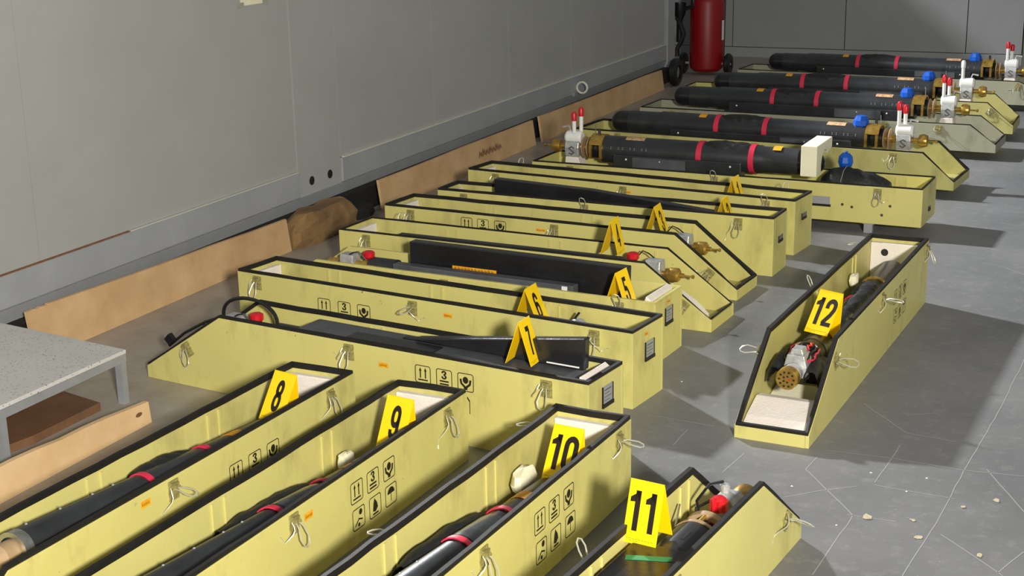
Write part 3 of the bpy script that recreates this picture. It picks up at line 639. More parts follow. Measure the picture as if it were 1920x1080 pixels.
def big_tube(k, label, v, z, rev=False, L0=.17, blue_u=1.78, pink_u=1.64, yel_u=.80, straps=(.90,1.21), gold_u=1.87, val_u=2.04, bag=False, one=False, r=.077, shiny=True, wob=0):
    x, y, a, L, W, H, Ls, hl, z0 = POSE[k]
    p = wloc(k, 0, v, z)
    t = thing('launch_tube', label, 'tube', p, a)
    n = 8; prof = [(L0 + r*.86*(1-math.sin(PI/2*i/n)), max(.0001, r*.86*math.cos(PI/2*(1-i/n)) if i else .0001)) for i in range(n+1)]
    prof = [(L0 + r*.9*(1-math.cos(PI/2*i/n)), max(.0001, r*.88*math.sin(PI/2*i/n))) for i in range(n+1)]
    obj('nose_cap', MB().lathe(prof+[(L0+.13, r*.88),(L0+.13,.0001)], 30), M['nose'], t, smooth=True, label='glossy rounded black nose')
    bs = L0+.131
    body = obj('tube_body', MB().lathe([(bs,.0001),(bs,r*.92),(bs+.12,r*.92),(bs+.20,r*.93),(bs+.215,r),(gold_u-.03,r),(gold_u-.03,r*.9),(gold_u-.02,.0001)], 32), M['tube'], t, smooth=True)
    for s in straps: strap(t, s, r, .030)
    A = (lambda a0, a1: (PI*(1-a1), PI*(1-a0))) if rev else (lambda a0, a1: (PI*a0, PI*a1))
    wrap_label(t, yel_u, .046, r, *A(.46, .70), 'orange', 'small yellow label')
    wrap_label(t, pink_u, .112, r, *A(.44, .68), 'tan', 'pinkish tan paper label')
    crumple(t, straps[0]+.02, straps[1]-.02, -r*.75, r*.75, r*.55, r*1.22, k)
    # blue cap
    if blue_u:
        bc = obj('blue_cap', MB().lathe([(.050,.036),(.072,.048),(.10,.045),(.125,.030),(.131,.0001)], 9, (blue_u, .0), 'z'), M['blue'], t, label='faceted blue cap')
    # housing under and beside the tube
    sgn = 1 if rev else -1
    hz0 = .018+0-z; 
    hs = obj('lower_housing', MB().box(bs+.30, gold_u-.12, *( (.012, .095) if rev else (-.095, -.012) ), hz0, -.012), M['tube'], t, bevel=.006)
    for uu in (bs+.36, gold_u-.4, gold_u-.2):
        obj('screw', MB().ball((uu, sgn*.0955, -.035), .006, 6), M['white'], t)
    obj('housing_cover', MB().box(gold_u-.55, gold_u-.24, *((.095,.100) if rev else (-.100,-.095)), hz0+.02, -.02), M['slate'], t)
    obj('vent_slot', MB().box(bs+.12, bs+.26, *((.0,.004) if rev else (-.004,.0)), -r*.94, -r*.90), M['ledge'], t)
    sc_ = MB()
    for i in range(7):
        for j in range(2):
            an = PI*(.93-.035*j) if not rev else PI*(.07+.035*j)
            sc_.ball((gold_u-.1-i*.035-(i % 2)*.01, r*math.cos(an), r*math.sin(an)), .0028, 4)
    obj('rivets', sc_, M['zinc'], t, kind='stuff')
    # clamp ring, discs, rods
    g = obj('clamp_ring', MB().lathe([(gold_u-.045,r*.98),(gold_u-.045,r*1.10),(gold_u+.035,r*1.10),(gold_u+.035,r*.98)], 26, (0,0), 'x', PI*.12, PI*.88), M['brass'], t, smooth=True, label='brass clamp ring')
    for uu in (-.045, .019): obj('clamp_foot', MB().box(gold_u+uu-.002, gold_u+uu+.014, -r*1.10, -r*.88, -r*.6, .035), M['brass'], g); obj('clamp_foot', MB().box(gold_u+uu-.002, gold_u+uu+.014, r*.88, r*1.10, -r*.6, .035), M['brass'], g)
    obj('clamp_screw', MB().lathe([(r*1.05,.008),(r*1.45,.008),(r*1.45,.0001)], 8, (gold_u,0), 'z'), M['blackp'], g)
    obj('steel_pin', MB().tube([(gold_u+.025,.0,r*.9),(gold_u+.024,.0,r*1.75)], .0025, 6), M['steel'], t)
    obj('inner_tube', MB().lathe([(gold_u-.019,r*.72),(val_u-.12,r*.72),(val_u-.12,.0001)], 24), M['blackp'], t, smooth=True)
    for uu in (gold_u+.055, gold_u+.085):
        obj('flange_disc', MB().lathe([(uu,.0001),(uu,r*.82),(uu+.005,r*.82),(uu+.006,.0001)], 24), M['tanring'], t, smooth=True)
    obj('coupling', MB().lathe([(val_u-.119,.0001),(val_u-.119,.022),(val_u-.037,.022),(val_u-.037,.0001)], 16), M['brass'], t, smooth=True)
    valve_head(t, val_u, r, 1.12, True, .105, one=one)
    obj('white_foot', MB().prism([(val_u-.10,-z+.0145),(val_u+.055,-z+.0145),(val_u+.038,-.052),(val_u-.04,-.052)], 'y', -.045, .045), M['white_foam'], t, bevel=.004)
    if bag:
        pass
    return t
T0 = big_tube('0', 'front black tube with its white valve at the left end, under the foam block', .179, .262, True, L0=.55, straps=(.935,1.23), pink_u=1.615, yel_u=.80, gold_u=1.845, val_u=2.0, blue_u=None, r=.076)
big_tube('b1', 'black tube with red-capped white valve, directly behind the white foam block', .209, .235, one=False)
big_tube('b2', 'black tube with a red-capped valve, in the middle grey-green crate', .205, .235, L0=.185, straps=(.92,1.228), yel_u=.823, pink_u=1.674, blue_u=1.818, gold_u=1.91, val_u=2.09)
big_tube('b3', 'black tube whose valve has a plain white stem, second from the back wall', .226, .250, L0=.22, straps=(.899,1.216), yel_u=.795, pink_u=1.627, blue_u=1.783, gold_u=1.872, val_u=2.045, one=True)
big_tube('b4', 'farthest black tube with round glossy nose, lying against the back wall', .187, .235, L0=.21, straps=(.971,1.281), yel_u=.865, pink_u=1.72, blue_u=1.881, gold_u=1.988, val_u=2.155, one=False)
# white foam block, black bag and blue cap at the right of the front tube
def cl(k, u, v, z): return Vector(wloc(k, u, v, z))
fb = tag(obj('foam_block', MB().prism([(.03,0),(.125,0),(.125,.160),(-.21,.160),(-.21,.105),(-.122,.085)]+arc(-.056,.037,.0785,.0785,143,-28,9), 'x', -.042, .042), M['cream_foam'], bevel=.004, loc=cl('0', .592, .235, .222), rotz=POSE['0'][2]+.02), 'cream foam block standing upright across the front black tube', 'foam block')
bag = thing('black_bag', 'black padded cover bulging at the right end of the low wide crate', 'bag', wloc('0', 0, .19, 0), POSE['0'][2])
mb = MB(); rb = random.Random(4); nu, nv = 18, 16
for i in range(nu+1):
    s_ = i/nu; u = .20+s_*.36; rr_ = (.35+.65*math.sin(PI*min(1, s_*1.35+.10)/1.0*.5)**.8) if s_ < .85 else 1*(1-.5*(s_-.85)/.15)
    for j in range(nv):
        t_ = 2*PI*j/nv; kf = 1+.05*math.sin(3*t_+i*.8)+rb.uniform(-.03,.03)
        mb.v.append((u, math.cos(t_)*.085*rr_*kf, .135+math.sin(t_)*(.115 if math.sin(t_) > 0 else .11)*rr_*kf))
for i in range(nu):
    for j in range(nv): mb.f.append((i*nv+j, i*nv+(j+1) % nv, (i+1)*nv+(j+1) % nv, (i+1)*nv+j))
mb.f += [tuple(range(nv-1,-1,-1)), tuple(range(nu*nv, (nu+1)*nv))]
obj('cover_skin', mb, M['cloth'], bag, smooth=True)
obj('side_label', MB().box(.285,.335,.088,.092,.125,.150), M['orange'], bag, label='small yellow label'); obj('side_seam', MB().tube([(.43+.01*math.cos(t*PI/6), .095*math.cos(t*PI/6), .137+.122*math.sin(t*PI/6)) for t in range(7)], .002, 5), M['zinc'], bag)
obj('zip_end', MB().ball((.48,.098,.13), .012, 7), M['wire'], bag)
tag(obj('black_wedge', MB().prism([(0,0),(.06,0),(.06,.055),(.02,.03)], 'y', 0, .04), M['slab'], loc=cl('0', .20, .30, .0145), rotz=POSE['0'][2]), 'small black wedge beside the black padded cover', 'wedge')
bcap = thing('blue_knob', 'blue faceted cap between the cream foam block and the black cover', 'cap', wloc('0', .455, .12, .25), POSE['0'][2])
obj('cap_shell', MB().lathe([(-.015,.030),(.015,.040),(.045,.036),(.064,.020),(.068,.0001)], 9, (0,0), 'z'), M['blue'], bcap); obj('cap_grip', MB().box(-.004,.004,-.024,.024,.055,.072), M['blue'], bcap)

# ---------------------------------------------------------------- smaller tubes lying in the near crates
def small_tube(k, label, v, z, u0, u1, r=.05, slope=0, straps=(.65,.92), lab_u=.49, silver=None, cloth=None, endring=None, head=None, gold=None, m_='tube', cside=-1, cl=None):
    a = POSE[k][2]; t = thing('launch_tube', label, 'tube', wloc(k, 0, v, z), a)
    t.rotation_mode = 'ZYX'; t.rotation_euler = (0, -slope, a); t.rotation_mode = 'XYZ'; t.rotation_euler = (Matrix.Rotation(a, 3, 'Z') @ Matrix.Rotation(-slope, 3, 'Y')).to_euler()
    if silver:
        s0, s1 = silver
        obj('tube_body', MB().lathe([(u0,.0001),(u0,r*.8),(u0+.02,r*.95),(s0,r*.95),(s0+.03,r*1.0),(s1,r*1.05),(s1+.02,r),(u1,r),(u1,.0001)], 30), M[m_], t, smooth=True)
        obj('grey_section', MB().lathe([(s0+.005,r*.965),(s0+.035,r*1.03),(s1-.02,r*1.09),(s1-.002,r*1.07)], 30), M['steel_dark'], t, smooth=True, label='shiny dark grey swelling')
    else: obj('tube_body', MB().lathe([(u0,.0001),(u0,r*.9),(u0+.01,r),(u1,r),(u1,.0001)], 30), M[m_], t, smooth=True)
    for i, s in enumerate(straps): strap(t, s, r*(1.0 if not silver or i == 0 else 1.06), .020)
    if lab_u: wrap_label(t, lab_u, .055, r*(.96 if silver else 1.0), PI*.15, PI*.85, 'orange', 'orange warning label')
    if cloth:
        cv = cl or ((-r*1.05, r*.6, r*.25, r*1.25) if cside < 0 else (-r*.6, r*1.05, r*.25, r*1.25))
        crumple(t, cloth[0], cloth[1], *cv, 's'+k)
    sc_ = MB()
    for uu in (s for s in [x for x in (1.02, 1.10, 1.22, 1.34) if x < u1-.02]): sc_.ball((uu, r*math.cos(PI*.6), r*math.sin(PI*.6)), .004, 5)
    if sc_.v: obj('rivets', sc_, M['zinc'], t, kind='stuff')
    if gold: obj('brass_band', MB().lathe([(gold-.014,r),(gold-.014,r*1.12),(gold+.014,r*1.12),(gold+.014,r)], 26), M['brass'], t, smooth=True)
    if endring:
        obj('end_ring', MB().lathe([(u1-.02,r),(u1-.02,r*1.05),(u1+.01,r*1.05),(u1+.01,r*.8)], 26), M['steel'], t, smooth=True)
        obj('end_plug', MB().lathe([(u1+.001,r*.7),(u1+.05,r*.66),(u1+.07,.0001)], 20), M['tanring'], t, smooth=True)
    for uu in (u0+.05, u1-.12):      # cradle resting the tube on the crate floor
        obj('cradle', MB().box(uu-.015, uu+.015, -.05, .05, -(z+slope*uu)+.0165, -r*.55), M['blackp'], t)
    return t
M['steel_dark'] = mat('grey_metal', (112, 116, 118), .22, .5, col2=(70, 73, 76), scale=12)
small_tube('8', 'black tube with two red straps lying in the crate of marker 8', .128, .128, .10, 1.40, slope=.069, straps=(.65,.92), lab_u=.50, cloth=(.67,.90), cl=(-.085,.022,.0,.058), endring=True)
small_tube('9', 'black tube with red straps and bare silver end in the crate of marker 9', .132, .070, .30, 1.62, slope=.068, straps=(.655,.905), lab_u=.505, silver=(.68,.88), cloth=(.62,1.06), cl=(-.098,-.022,-.03,.048))
obj('silver_sleeve', MB().lathe([(.41,.0476),(.41,.0500),(.465,.0500),(.465,.0476)], 24), M['steel'], bpy.data.objects['launch_tube.006'], smooth=True)
small_tube('10', 'black tube with a shiny grey swelling in the crate of marker 10', .130, .080, .12, 1.62, r=.054, slope=.068, straps=(.60,.85), lab_u=.475, silver=(.64,.83), cloth=(.60,1.02), cl=(-.102,-.026,-.03,.055))
t12 = small_tube('12', 'dark cloth-wrapped tube with brass band and disc in crate 12', .126, .148, .10, 1.36, r=.052, slope=.016, straps=(.53,.74), lab_u=None, cloth=(.52,.95), gold=.44, cside=1)
crumple(t12, .50, .72, -.045, .06, .02, .07, 'k2'); crumple(t12, .9, 1.36, -.055, .055, -.01, .06, 'k3')
def wires(t, u, r, seed, n=5, col=('red','blackp','redcap','blackp','tanring')):
    rnd = random.Random(seed)
    for i in range(n):
        a0 = PI*(.2+.6*i/(n-1)); pts = []
        for j in range(9):
            s_ = j/8; rr_ = r*(.8+.35*math.sin(PI*s_)); aa = a0+rnd.uniform(-.12,.12)
            pts.append((u-.10+.16*s_, rr_*math.cos(aa), rr_*math.sin(aa)*(1-.15*s_)))
        obj('wire', MB().tube(pts, .0035, 6), M[col[i % len(col)]], t, smooth=True)
# head of the device in crate 12
obj('dark_collar', MB().lathe([(1.361,.0001),(1.361,.050),(1.42,.052),(1.44,.034),(1.53,.028),(1.53,.0001)], 22), M['blackp'], t12, smooth=True)
obj('valve_block', MB().prism([(-.034,-.03),(.034,-.03),(.04,.01),(.03,.05),(-.03,.05),(-.04,.01)], 'x', 1.50, 1.575).prism([(-.024,.048),(.024,.048),(.018,.068),(-.018,.068)], 'x', 1.505, 1.56), M['silver'], t12, bevel=.004)
obj('lower_fitting', MB().lathe([(1.576,.0001),(1.576,.03),(1.60,.034),(1.625,.034),(1.63,.0001)], 18, (0,-.005), 'x'), M['silver'], t12, smooth=True)
dk = obj('brass_disc', MB().lathe([(1.631,.0001),(1.631,.030),(1.640,.038),(1.672,.038),(1.676,.034),(1.676,.0001)], 28, (0,-.005), 'x'), M['brass'], t12, smooth=True)
for i in range(10):
    a_ = 2*PI*i/10; obj('hole', MB().lathe([(1.6763,.0042),(1.6768,.0001)], 8, (.025*math.cos(a_), -.005+.025*math.sin(a_)), 'x'), M['dark'], dk)
for i in range(5):
    a_ = 2*PI*i/5; obj('hole', MB().lathe([(1.6763,.0038),(1.6768,.0001)], 8, (.011*math.cos(a_), -.005+.011*math.sin(a_)), 'x'), M['redcap'] if i == 0 else M['dark'], dk)
wires(t12, 1.50, .058, 5, 7)
for s_ in (-1, 1):
    crumple(t12, 1.43, 1.60, s_*.03 if s_ > 0 else -.095, .095 if s_ > 0 else -.03, -.05, .035, 'q%d' % s_)
# same head in crates 3, 4, 5, 7 over a hidden tube
def head_tube(k, label, v, z, u_end, hs, red=True, r=.042, u_s=.25):
    t = thing('launch_tube', label, 'tube', wloc(k, 0, v, z), POSE[k][2])
    obj('tube_body', MB().lathe([(u_s,.0001),(u_s,r),(u_end,r),(u_end,.0001)], 26), M['tube'], t, smooth=True)
    for uu in (u_s+.03, u_end-.05): obj('cradle', MB().box(uu-.015, uu+.015, -.045, .045, -z+.0145, -r*.55), M['blackp'], t)
    if red: obj('red_knob', MB().lathe([(r*.7,.016),(r*1.0,.026),(r*1.0+.018,.026),(r*1.0+.024,.018),(r*1.0+.024,.0001)], 12, (hs-.10,0), 'z'), M['redcap'], t, label='red knob')
    obj('valve_block', MB().prism([(-.030,-.028),(.030,-.028),(.034,.01),(.028,.046),(-.028,.046),(-.034,.01)], 'x', hs-.035, hs+.035), M['silver'], t, bevel=.005)
    obj('coupling', MB().lathe([(u_end+.001,.0001),(u_end+.001,.018),(hs-.036,.018),(hs-.036,.0001)], 14), M['brass'], t)
    kb = obj('brass_knob', MB().lathe([(hs+.036,.012),(hs+.055,.012),(hs+.058,.024),(hs+.07,.030),(hs+.105,.030),(hs+.112,.022),(hs+.114,.0001)], 20, (0,-.012), 'x'), M['brass'], t, smooth=True)
    obj('pin', MB().lathe([(hs+.114,.010),(hs+.13,.010),(hs+.131,.004),(hs+.165,.004),(hs+.166,.008),(hs+.175,.008),(hs+.176,.0001)], 10, (0,-.012), 'x'), M['brass'], kb, smooth=True)
    obj('wire', MB().tube([(hs-.10,.02,.03),(hs-.07,.035,.068),(hs-.04,.03,.06),(hs-.01,.02,.045)], .003, 6), M['blackp'], t, smooth=True)
    return t
head_tube('3', 'tube with grey block and brass knob beside marker 3', .138, .195, 1.40, 1.515, red=False)
head_tube('4', 'tube with grey block, brass knob and red knob beside marker 4', .140, .198, 1.36, 1.505)
head_tube('5', 'tube end with grey nozzle and red knob left of the long black box', .092, .195, 1.40, 1.515, u_s=1.27)
t7 = head_tube('7', 'tube with red knob under a looped black cable at the left of crate 7', .100, .215, 1.36, 1.56)
obj('cable_loop', MB().tube([(1.33+.13*(1-math.cos(PI*j/16))+0.0, .035-.0*j, .045+.085*math.sin(PI*j/16)**.8) for j in range(17)], .007, 8), M['blackp'], t7, smooth=True, label='looped black cable')
obj('cable_lead', MB().tube([(1.59,.035,.045),(1.66,.06,.02),(1.76,.07,-.035),(1.85,.065,-.10)], .0055, 8), M['blackp'], t7, smooth=True)
cn = obj('connector', MB().prism([(1.842,-.098),(1.866,-.074),(1.842,-.050),(1.818,-.074)], 'y', .055, .075), M['blackp'], t7, label='diamond-shaped black connector')
# crate 11: thick tube with ring, knob and fittings
t11 = thing('launch_tube', 'thick black tube with tan rings and a bright red knob behind marker 11', 'tube', wloc('11', 0, .100, .175), POSE['11'][2])
obj('tube_body', MB().lathe([(.1,.0001),(.1,.066),(1.20,.066),(1.215,.068),(1.325,.068),(1.33,.064),(1.33,.0001)], 34), M['tube'], t11, smooth=True)
obj('slot', MB().box(1.22,1.27,-.012,-.004,.0665,.0688), M['dark'], t11)
obj('tan_ring', MB().lathe([(1.325,.0685),(1.325,.071),(1.336,.071),(1.336,.062)], 30), M['tanring'], t11, smooth=True)
obj('tan_ring', MB().lathe([(1.385,.050),(1.385,.064),(1.405,.066),(1.405,.050)], 30), M['tanring'], t11, smooth=True)
for a_ in (.15,.5,.85,1.2,1.8): obj('ring_post', MB().tube([(1.335,.058*math.cos(a_*PI),.058*math.sin(a_*PI)),(1.39,.058*math.cos(a_*PI),.058*math.sin(a_*PI))], .006, 8), M['brass'], t11)
obj('inner_tube', MB().lathe([(1.331,.0001),(1.331,.045),(1.44,.04),(1.44,.0001)], 22), M['blackp'], t11, smooth=True)
pr = [((.020+.004*(i % 2))*math.cos(2*PI*i/16), (.020+.004*(i % 2))*math.sin(2*PI*i/16)) for i in range(16)]
obj('red_knob', MB().prism([(1.465+p[0], -.005+p[1]) for p in pr], 'z', .045, .075).lathe([(.075,.020),(.082,.014),(.084,.0001)], 14, (1.465,-.005), 'z'), M['redcap'], t11, label='bright red knob')
obj('valve_block', MB().prism([(-.036,-.03),(.036,-.03),(.036,.045),(.02,.06),(-.02,.06),(-.036,.045)], 'x', 1.50, 1.575), M['silver'], t11, bevel=.004)
obj('block_neck', MB().lathe([(1.441,.0001),(1.441,.02),(1.499,.02),(1.499,.0001)], 14), M['silver'], t11)
obj('pressure_gauge', MB().lathe([(.060,.012),(.078,.014),(.082,.009),(.082,.0001)], 12, (1.55,.012), 'z'), M['silver'], t11)
obj('brass_knob', MB().lathe([(1.576,.012),(1.61,.014),(1.615,.036),(1.63,.041),(1.665,.041),(1.672,.034),(1.672,.0001)], 24, (-.005,0), 'x'), M['brass'], t11, smooth=True)
obj('wire', MB().tube([(1.42,.03,.04),(1.46,.055,.06),(1.52,.045,.085),(1.555,.02,.085)], .004, 6), M['blackp'], t11, smooth=True)
obj('wire', MB().tube([(1.42,.04,.02),(1.48,.065,.03),(1.54,.05,.03)], .004, 6), M['blackp'], t11, smooth=True)
obj('steel_rod', MB().tube([(1.34,.062,.035),(1.42,.085,.060)], .0028, 6), M['steel'], t11)
for uu in (.3, 1.1): obj('cradle', MB().box(uu-.015, uu+.015, -.06, .06, -.175+.0145, -.035), M['blackp'], t11)
# flat covers and slabs ------------------------------------------------------------
def crate_box(name, label, cat, k, mb, m_, bevel=.003, sub=()):
    t = thing(name, label, cat, wloc(k, 0, 0, 0), POSE[k][2])
    obj('cover_body', mb, M[m_], t, bevel=bevel)
    for nm, b_, mm, lab in sub: obj(nm, b_, M[mm], t, label=lab)
    return t
crate_box('flat_cover', 'flat black cover under marker 11 with a strip of green tape', 'cover', '11', MB().box(.10,1.14,.035,.180,.242,.254), 'slab')
gt = MB(); gt.box(-.055,.055,-.0115,.0115,0,.0008)
tag(obj('green_tape', gt, M['green'], loc=(wloc('11', 1.066, .108, .2544)), rotz=.25), 'strip of green tape lying just below marker 11', 'tape')
crate_box('flat_cover', 'long slate-grey plate lying along the top of the crate with marker 7', 'cover', '7', MB().prism([(.10,.2615),(1.24,.2615),(1.20,.283),(.12,.279)], 'y', .050, .205), 'slate',
    sub=[('recess_strip', MB().box(.62,.98,.12,.185,.2805,.2862), 'slab', 'raised black strip'), ('recess_strip', MB().box(.60,.80,.075,.10,.2805,.2862), 'slab', None)])
crate_box('black_slab', 'glossy black slab standing tilted behind marker 7', 'slab', '7', MB().prism([(.085,.284),(.74,.286),(.74,.296),(.08,.392)], 'y', .075, .112), 'slab', .006,
    sub=[('edge_strip', MB().box(.10,.22,.1125,.1145,.292,.2965), 'white', 'bright edge strip')])
crate_box('black_box', 'long black box standing in the crate of marker 5 with an orange warning strip', 'box', '5', MB().prism([(.20,.150),(1.20,.150),(1.20,.328),(.195,.322)], 'y', .050, .100), 'slab', .004,
    sub=[('warning_strip', MB().box(.78,.99,.1003,.1012,.226,.246), 'orange', 'orange strip with worn print'),
         ('emblem', MB().box(.60,.66,.1003,.1010,.262,.290), 'redcap_dim', 'faint red print')] if False else
        [('warning_strip', MB().box(.78,.99,.1003,.1012,.226,.246), 'orange', 'orange strip with worn print')])
mb = MB()
for i in range(12): place2d(mb, ribbon([(0,0),(.3,1),(.6,.1),(1,.8)], .22), (.98-i*.016,.1016,.231), (-1,0,0), (0,0,1), .011, .010)
obj('strip_print', mb, M['inkdim'], bpy.data.objects['black_box'])
crate_box('grey_channel', 'dark grey channel lying in front of the long black box', 'channel', '5', MB().box(.40,1.25,.112,.160,.175,.238), 'slate', .003,
    sub=[('white_tag', MB().box(.425,.450,.1602,.1612,.198,.234), 'white', 'small white tag')])
crate_box('wedge_cover', 'long black wedge tapering to the right in the crate of marker 2', 'cover', '2', MB().prism([(.33,.235),(1.485,.2),(1.485,.336),(.95,.318),(.33,.264)], 'y', .085, .135), 'slab', .003)
obj('edge_fold', MB().bar((1.3,.1355,.262),(.35,.1355,.246),.004,.004), M['steel_dark'], bpy.data.objects['wedge_cover'])
# loose foam and small parts -----------------------------------------------------------
def foamp(label, k, poly, v0, v1, m_='white_foam', name='foam_pad'):
    o = obj(name, MB().prism(poly, 'y', v0, v1), M[m_], bevel=.004, loc=wloc(k, 0, 0, 0), rotz=POSE[k][2]); return tag(o, label, 'foam pad')
foamp('white foam pad leaning inside the right end of crate 7', '7', [(.016,.03),(.040,.03),(.062,.24),(.050,.300),(.030,.285)], .03, .205)
foamp('white foam pad leaning in the right end of the crate beside marker 5', '5', [(.016,.03),(.040,.03),(.075,.20),(.050,.262),(.030,.245)], .03, .245)
foamp('thick white foam pad at the low tapered end of crate 4', '4', [(1.655,.016),(1.765,.016),(1.765,.05),(1.71,.10),(1.60,.165),(1.585,.135)], .02, .10)
foamp('white foam pad at the low near end of crate 12', '12', [(1.62,.016),(1.80,.016),(1.80,.045),(1.765,.062),(1.66,.095),(1.62,.09)], .018, .234)
foamp('beige foam sheet lying under the brass disc in crate 12', '12', [(1.40,.0145),(1.615,.0145),(1.615,.02),(1.40,.06)], .018, .234, 'cream_foam', 'foam_sheet')
for k, u, v, z, lab in (('10', .32, .052, .135, 'white foam lump beside the tube, below marker 10'), ('9', .42, .06, .125, 'small white foam lump beside the silver sleeve in crate 9'), ('12', .43, .042, .19, 'small pale foam lump beside the brass band in crate 12')):
    mb = MB(); rnd = random.Random(k+'f'); s_ = (.055,.022,.036) if k == '10' else (.03,.018,.026)
    for i in range(7):
        for j in range(10):
            th = PI*i/6; ph = 2*PI*j/10; kf = 1+rnd.uniform(-.12,.12); q = lambda c_: math.copysign(abs(c_)**.6, c_)
            mb.v.append((s_[0]*q(math.sin(th))*q(math.cos(ph))*kf, s_[1]*q(math.sin(th))*q(math.sin(ph))*kf, s_[2]*q(math.cos(th))*kf))
    for i in range(6):
        for j in range(10): mb.f.append((i*10+j, i*10+(j+1) % 10, (i+1)*10+(j+1) % 10, (i+1)*10+j))
    tag(obj('foam_lump', mb, M['cream_foam'], smooth=True, loc=wloc(k, u, v, z), rotz=POSE[k][2]), lab, 'foam')
g6 = thing('small_fitting', 'small silver fitting inside the crate just right of marker 6', 'fitting', wloc('6', .30, .09, 0), POSE['6'][2])
obj('fitting_post', MB().lathe([(.0145,.02),(.20,.02),(.20,.0001)], 12, (0,0), 'z'), M['blackp'], g6); obj('fitting_top', MB().ball((0,0,.225), .034, 8, .75), M['silver'], g6, smooth=True); obj('fitting_pin', MB().tube([(.02,0,.24),(-.01,.01,.275)], .005, 6), M['blackp'], g6)
for k, u, v, lab in (('1', 1.52, .12, 'white scrap left inside the crate of marker 1, nearer its left end'), ('1', 1.38, .14, 'second white scrap inside the crate of marker 1, right of the first'), ('2', 1.56, .1, 'pale scrap left of the black wedge in the crate of marker 2')):
    tag(obj('foam_scrap', MB().box(-.03,.03,-.02,.02,0,.018).box(-.01,.02,-.012,.014,.017,.035), M['white_foam'], bevel=.004, loc=wloc(k, u, v, .0146+.17), rotz=POSE[k][2]+.3), lab, 'foam')
    sup = bpy.data.objects[-1] if False else None
for k, u, v in (('1', 1.45, .13), ('2', 1.56, .10)):
    tag(obj('packing_block', MB().box(-.12 if k == '1' else -.045,.12 if k == '1' else .045,-.045,.045,0,.17), M['yellow_dull'], bevel=.003, loc=wloc(k, u, v, .0144), rotz=POSE[k][2]), ('wide yellow packing block under two scraps in the crate of marker 1' if k == '1' else 'small yellow packing block left of the black wedge in crate 2'), 'packing block')

# ---------------------------------------------------------------- numbered markers
MK = {'1': (-1.907,6.995,.338,86,16,.1,.165,16), '2': (-1.824,6.515,.335,90,17,.1,.165,17), '3': (-2.034,6.140,.362,91,18,.098,.162,18), '4': (-2.066,5.662,.4015,90,13,.095,.156,17),
      '5': (-1.830,5.088,.340,83,19,.098,.165,19), '6': (-2.062,4.745,.346,89,22,.1,.165,20), '7': (-1.801,4.088,.434,89,17,.085,.15,19), '8': (-2.403,3.614,.333,-12,32,.095,.16,0),
      '9': (-1.998,3.61,.306,-8,26,.0975,.1625,4), '10': (-1.452,3.608,.289,-7,30,.0975,.1625,2), '11': (-1.036,3.076,.3985,-8,18,.09,.155,17), '12': (-.999,4.997,.362,-23,34,.098,.165,-6)}
MWHERE = {'1': 'in the farthest low crate', '2': 'beside the long black wedge', '3': 'in the black-rimmed crate with a brass fitting', '4': 'standing on edge in the crate with white foam', '5': 'against the long black box',
      '6': 'in the tall rectangular crate', '7': 'standing on the slate plate', '8': 'in the crate nearest the pale plank', '9': 'before a white end lining', '10': 'in the crate beside the open floor', '11': 'above the green tape', '12': 'in the crate standing apart'}
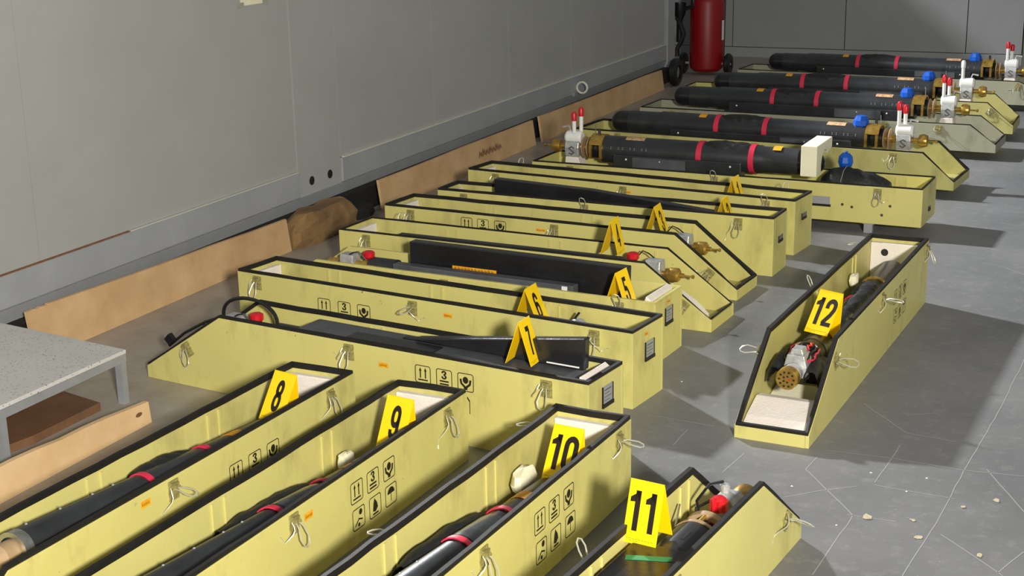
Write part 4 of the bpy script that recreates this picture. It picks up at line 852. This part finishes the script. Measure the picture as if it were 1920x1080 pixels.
for k, (x, y, z, yaw, sp, w_, s_, sb) in MK.items():
    sp = math.radians(sp); sb = math.radians(sb); h = s_*math.cos(sp)
    t = thing('number_marker', 'yellow folded marker with black number %s, %s' % (k, MWHERE[k]), 'marker', (x, y, z-h), math.radians(yaw))
    th = .0016
    for sg in (-1, 1):
        an = sp if sg < 0 else sb
        dn = Vector((0, sg*math.sin(an), -math.cos(an))); nrm = Vector((0, sg*math.cos(an), math.sin(an))); o0 = Vector((0, 0, h))
        r = Vector((1,0,0)) if sg < 0 else Vector((-1,0,0))
        c0 = [o0 - r*w_/2, o0 + r*w_/2, o0 + r*w_/2 + dn*s_, o0 - r*w_/2 + dn*s_]
        mb = MB().add([p for p in c0]+[p - nrm*th for p in c0], [(0,1,2,3),(7,6,5,4),(0,4,5,1),(1,5,6,2),(2,6,7,3),(3,7,4,0)])
        pl = obj('marker_plate', mb, M['tent'], t)
        up = -dn; dm = MB(); n = len(k); dh = s_*.63; dw = w_*(.78 if n == 1 else .80)
        tot = (.50*n)*dw/(.5*n)*1.0; sx_ = (w_*.68 if n == 1 else w_*.92) ; x0 = -(.5*n)*sx_/2 if n == 2 else -.25*sx_
        for i, ch in enumerate(k):
            org = o0 + dn*(s_*.80) + nrm*.0004 + r*(x0 + i*.5*sx_ - (.02*sx_ if ch == '1' and n == 2 else 0))
            place2d(dm, digit(ch), org, r, up, sx_, dh)
        obj('number', dm, M['digit'], pl, label='black digits %s' % k if n > 1 else 'black digit %s' % k)
        fp = MB()
        for i in range(9): place2d(fp, ribbon([(0,0),(1,0)], .5), o0+dn*(s_*.925)+nrm*.0004+r*(-w_*.42+i*w_*.094), r, up, w_*.07, .0022)
        for i in range(3): place2d(fp, ribbon([(0,0),(1,0)], .5), o0+dn*(s_*.955)+nrm*.0004+r*(-w_*.3+i*w_*.094), r, up, w_*.07, .0022)
        obj('fine_print', fp, M['inkdim'], pl)
# ---------------------------------------------------------------- bits on the floor
LV = [((-0.659, 3.934), .020, 'largest dry leaf on the open floor, at the corner of a floor seam'), ((-0.5, 3.853), .015, 'dry leaf on the long floor seam near the bottom right'), ((-0.33, 3.799), .013, 'curled pale leaf near the bottom right corner'), ((-0.412, 4.107), .010, 'small pale leaf scrap right of the long floor seam'), ((-0.328, 4.189), .014, 'long thin leaf scrap nearest the right edge'), ((-0.534, 3.961), .010, 'grey leaf scrap left of the long floor seam')]
for i, ((x, y), s_, lab) in enumerate(LV):
    rnd = random.Random(i); n = 9; pts = [(s_*(1+rnd.uniform(-.3,.2))*math.cos(2*PI*j/n), s_*.6*(1+rnd.uniform(-.35,.3))*math.sin(2*PI*j/n), .0017+rnd.uniform(0,.002)) for j in range(n)]
    mb = MB().add(pts+[(p[0]*.98, p[1]*.98, p[2]-.001) for p in pts]+[(0,0,.0035),(0,0,.0025)], [(j, (j+1) % n, 2*n) for j in range(n)]+[((j+1) % n+n, j+n, 2*n+1) for j in range(n)]+[(j, j+n, (j+1) % n+n, (j+1) % n) for j in range(n)])
    o = obj('dry_leaf', mb, M['leaf'], loc=(x, y, 0), rotz=rnd.uniform(0,3)); tag(o, lab, 'leaf')
for i, (x, y) in enumerate([(-0.729, 3.849), (-0.542, 4.284), (-0.708, 4.264), (-1.511, 4.865), (-0.911, 4.074), (-0.583, 4.16)]):
    rnd = random.Random(i+50); mb = MB().add([(rnd.uniform(.003,.005)*math.cos(j*PI/3), rnd.uniform(.002,.004)*math.sin(j*PI/3), 0) for j in range(6)]+[(0,0,.0025)], [(j, (j+1) % 6, 6) for j in range(6)]+[(5,4,3,2,1,0)])
    tag(obj('paint_flake', mb, M['white'], loc=(x, y, .0007)), 'tiny white flake of debris lying on the grey floor', 'debris', 'white flakes scattered on the floor')
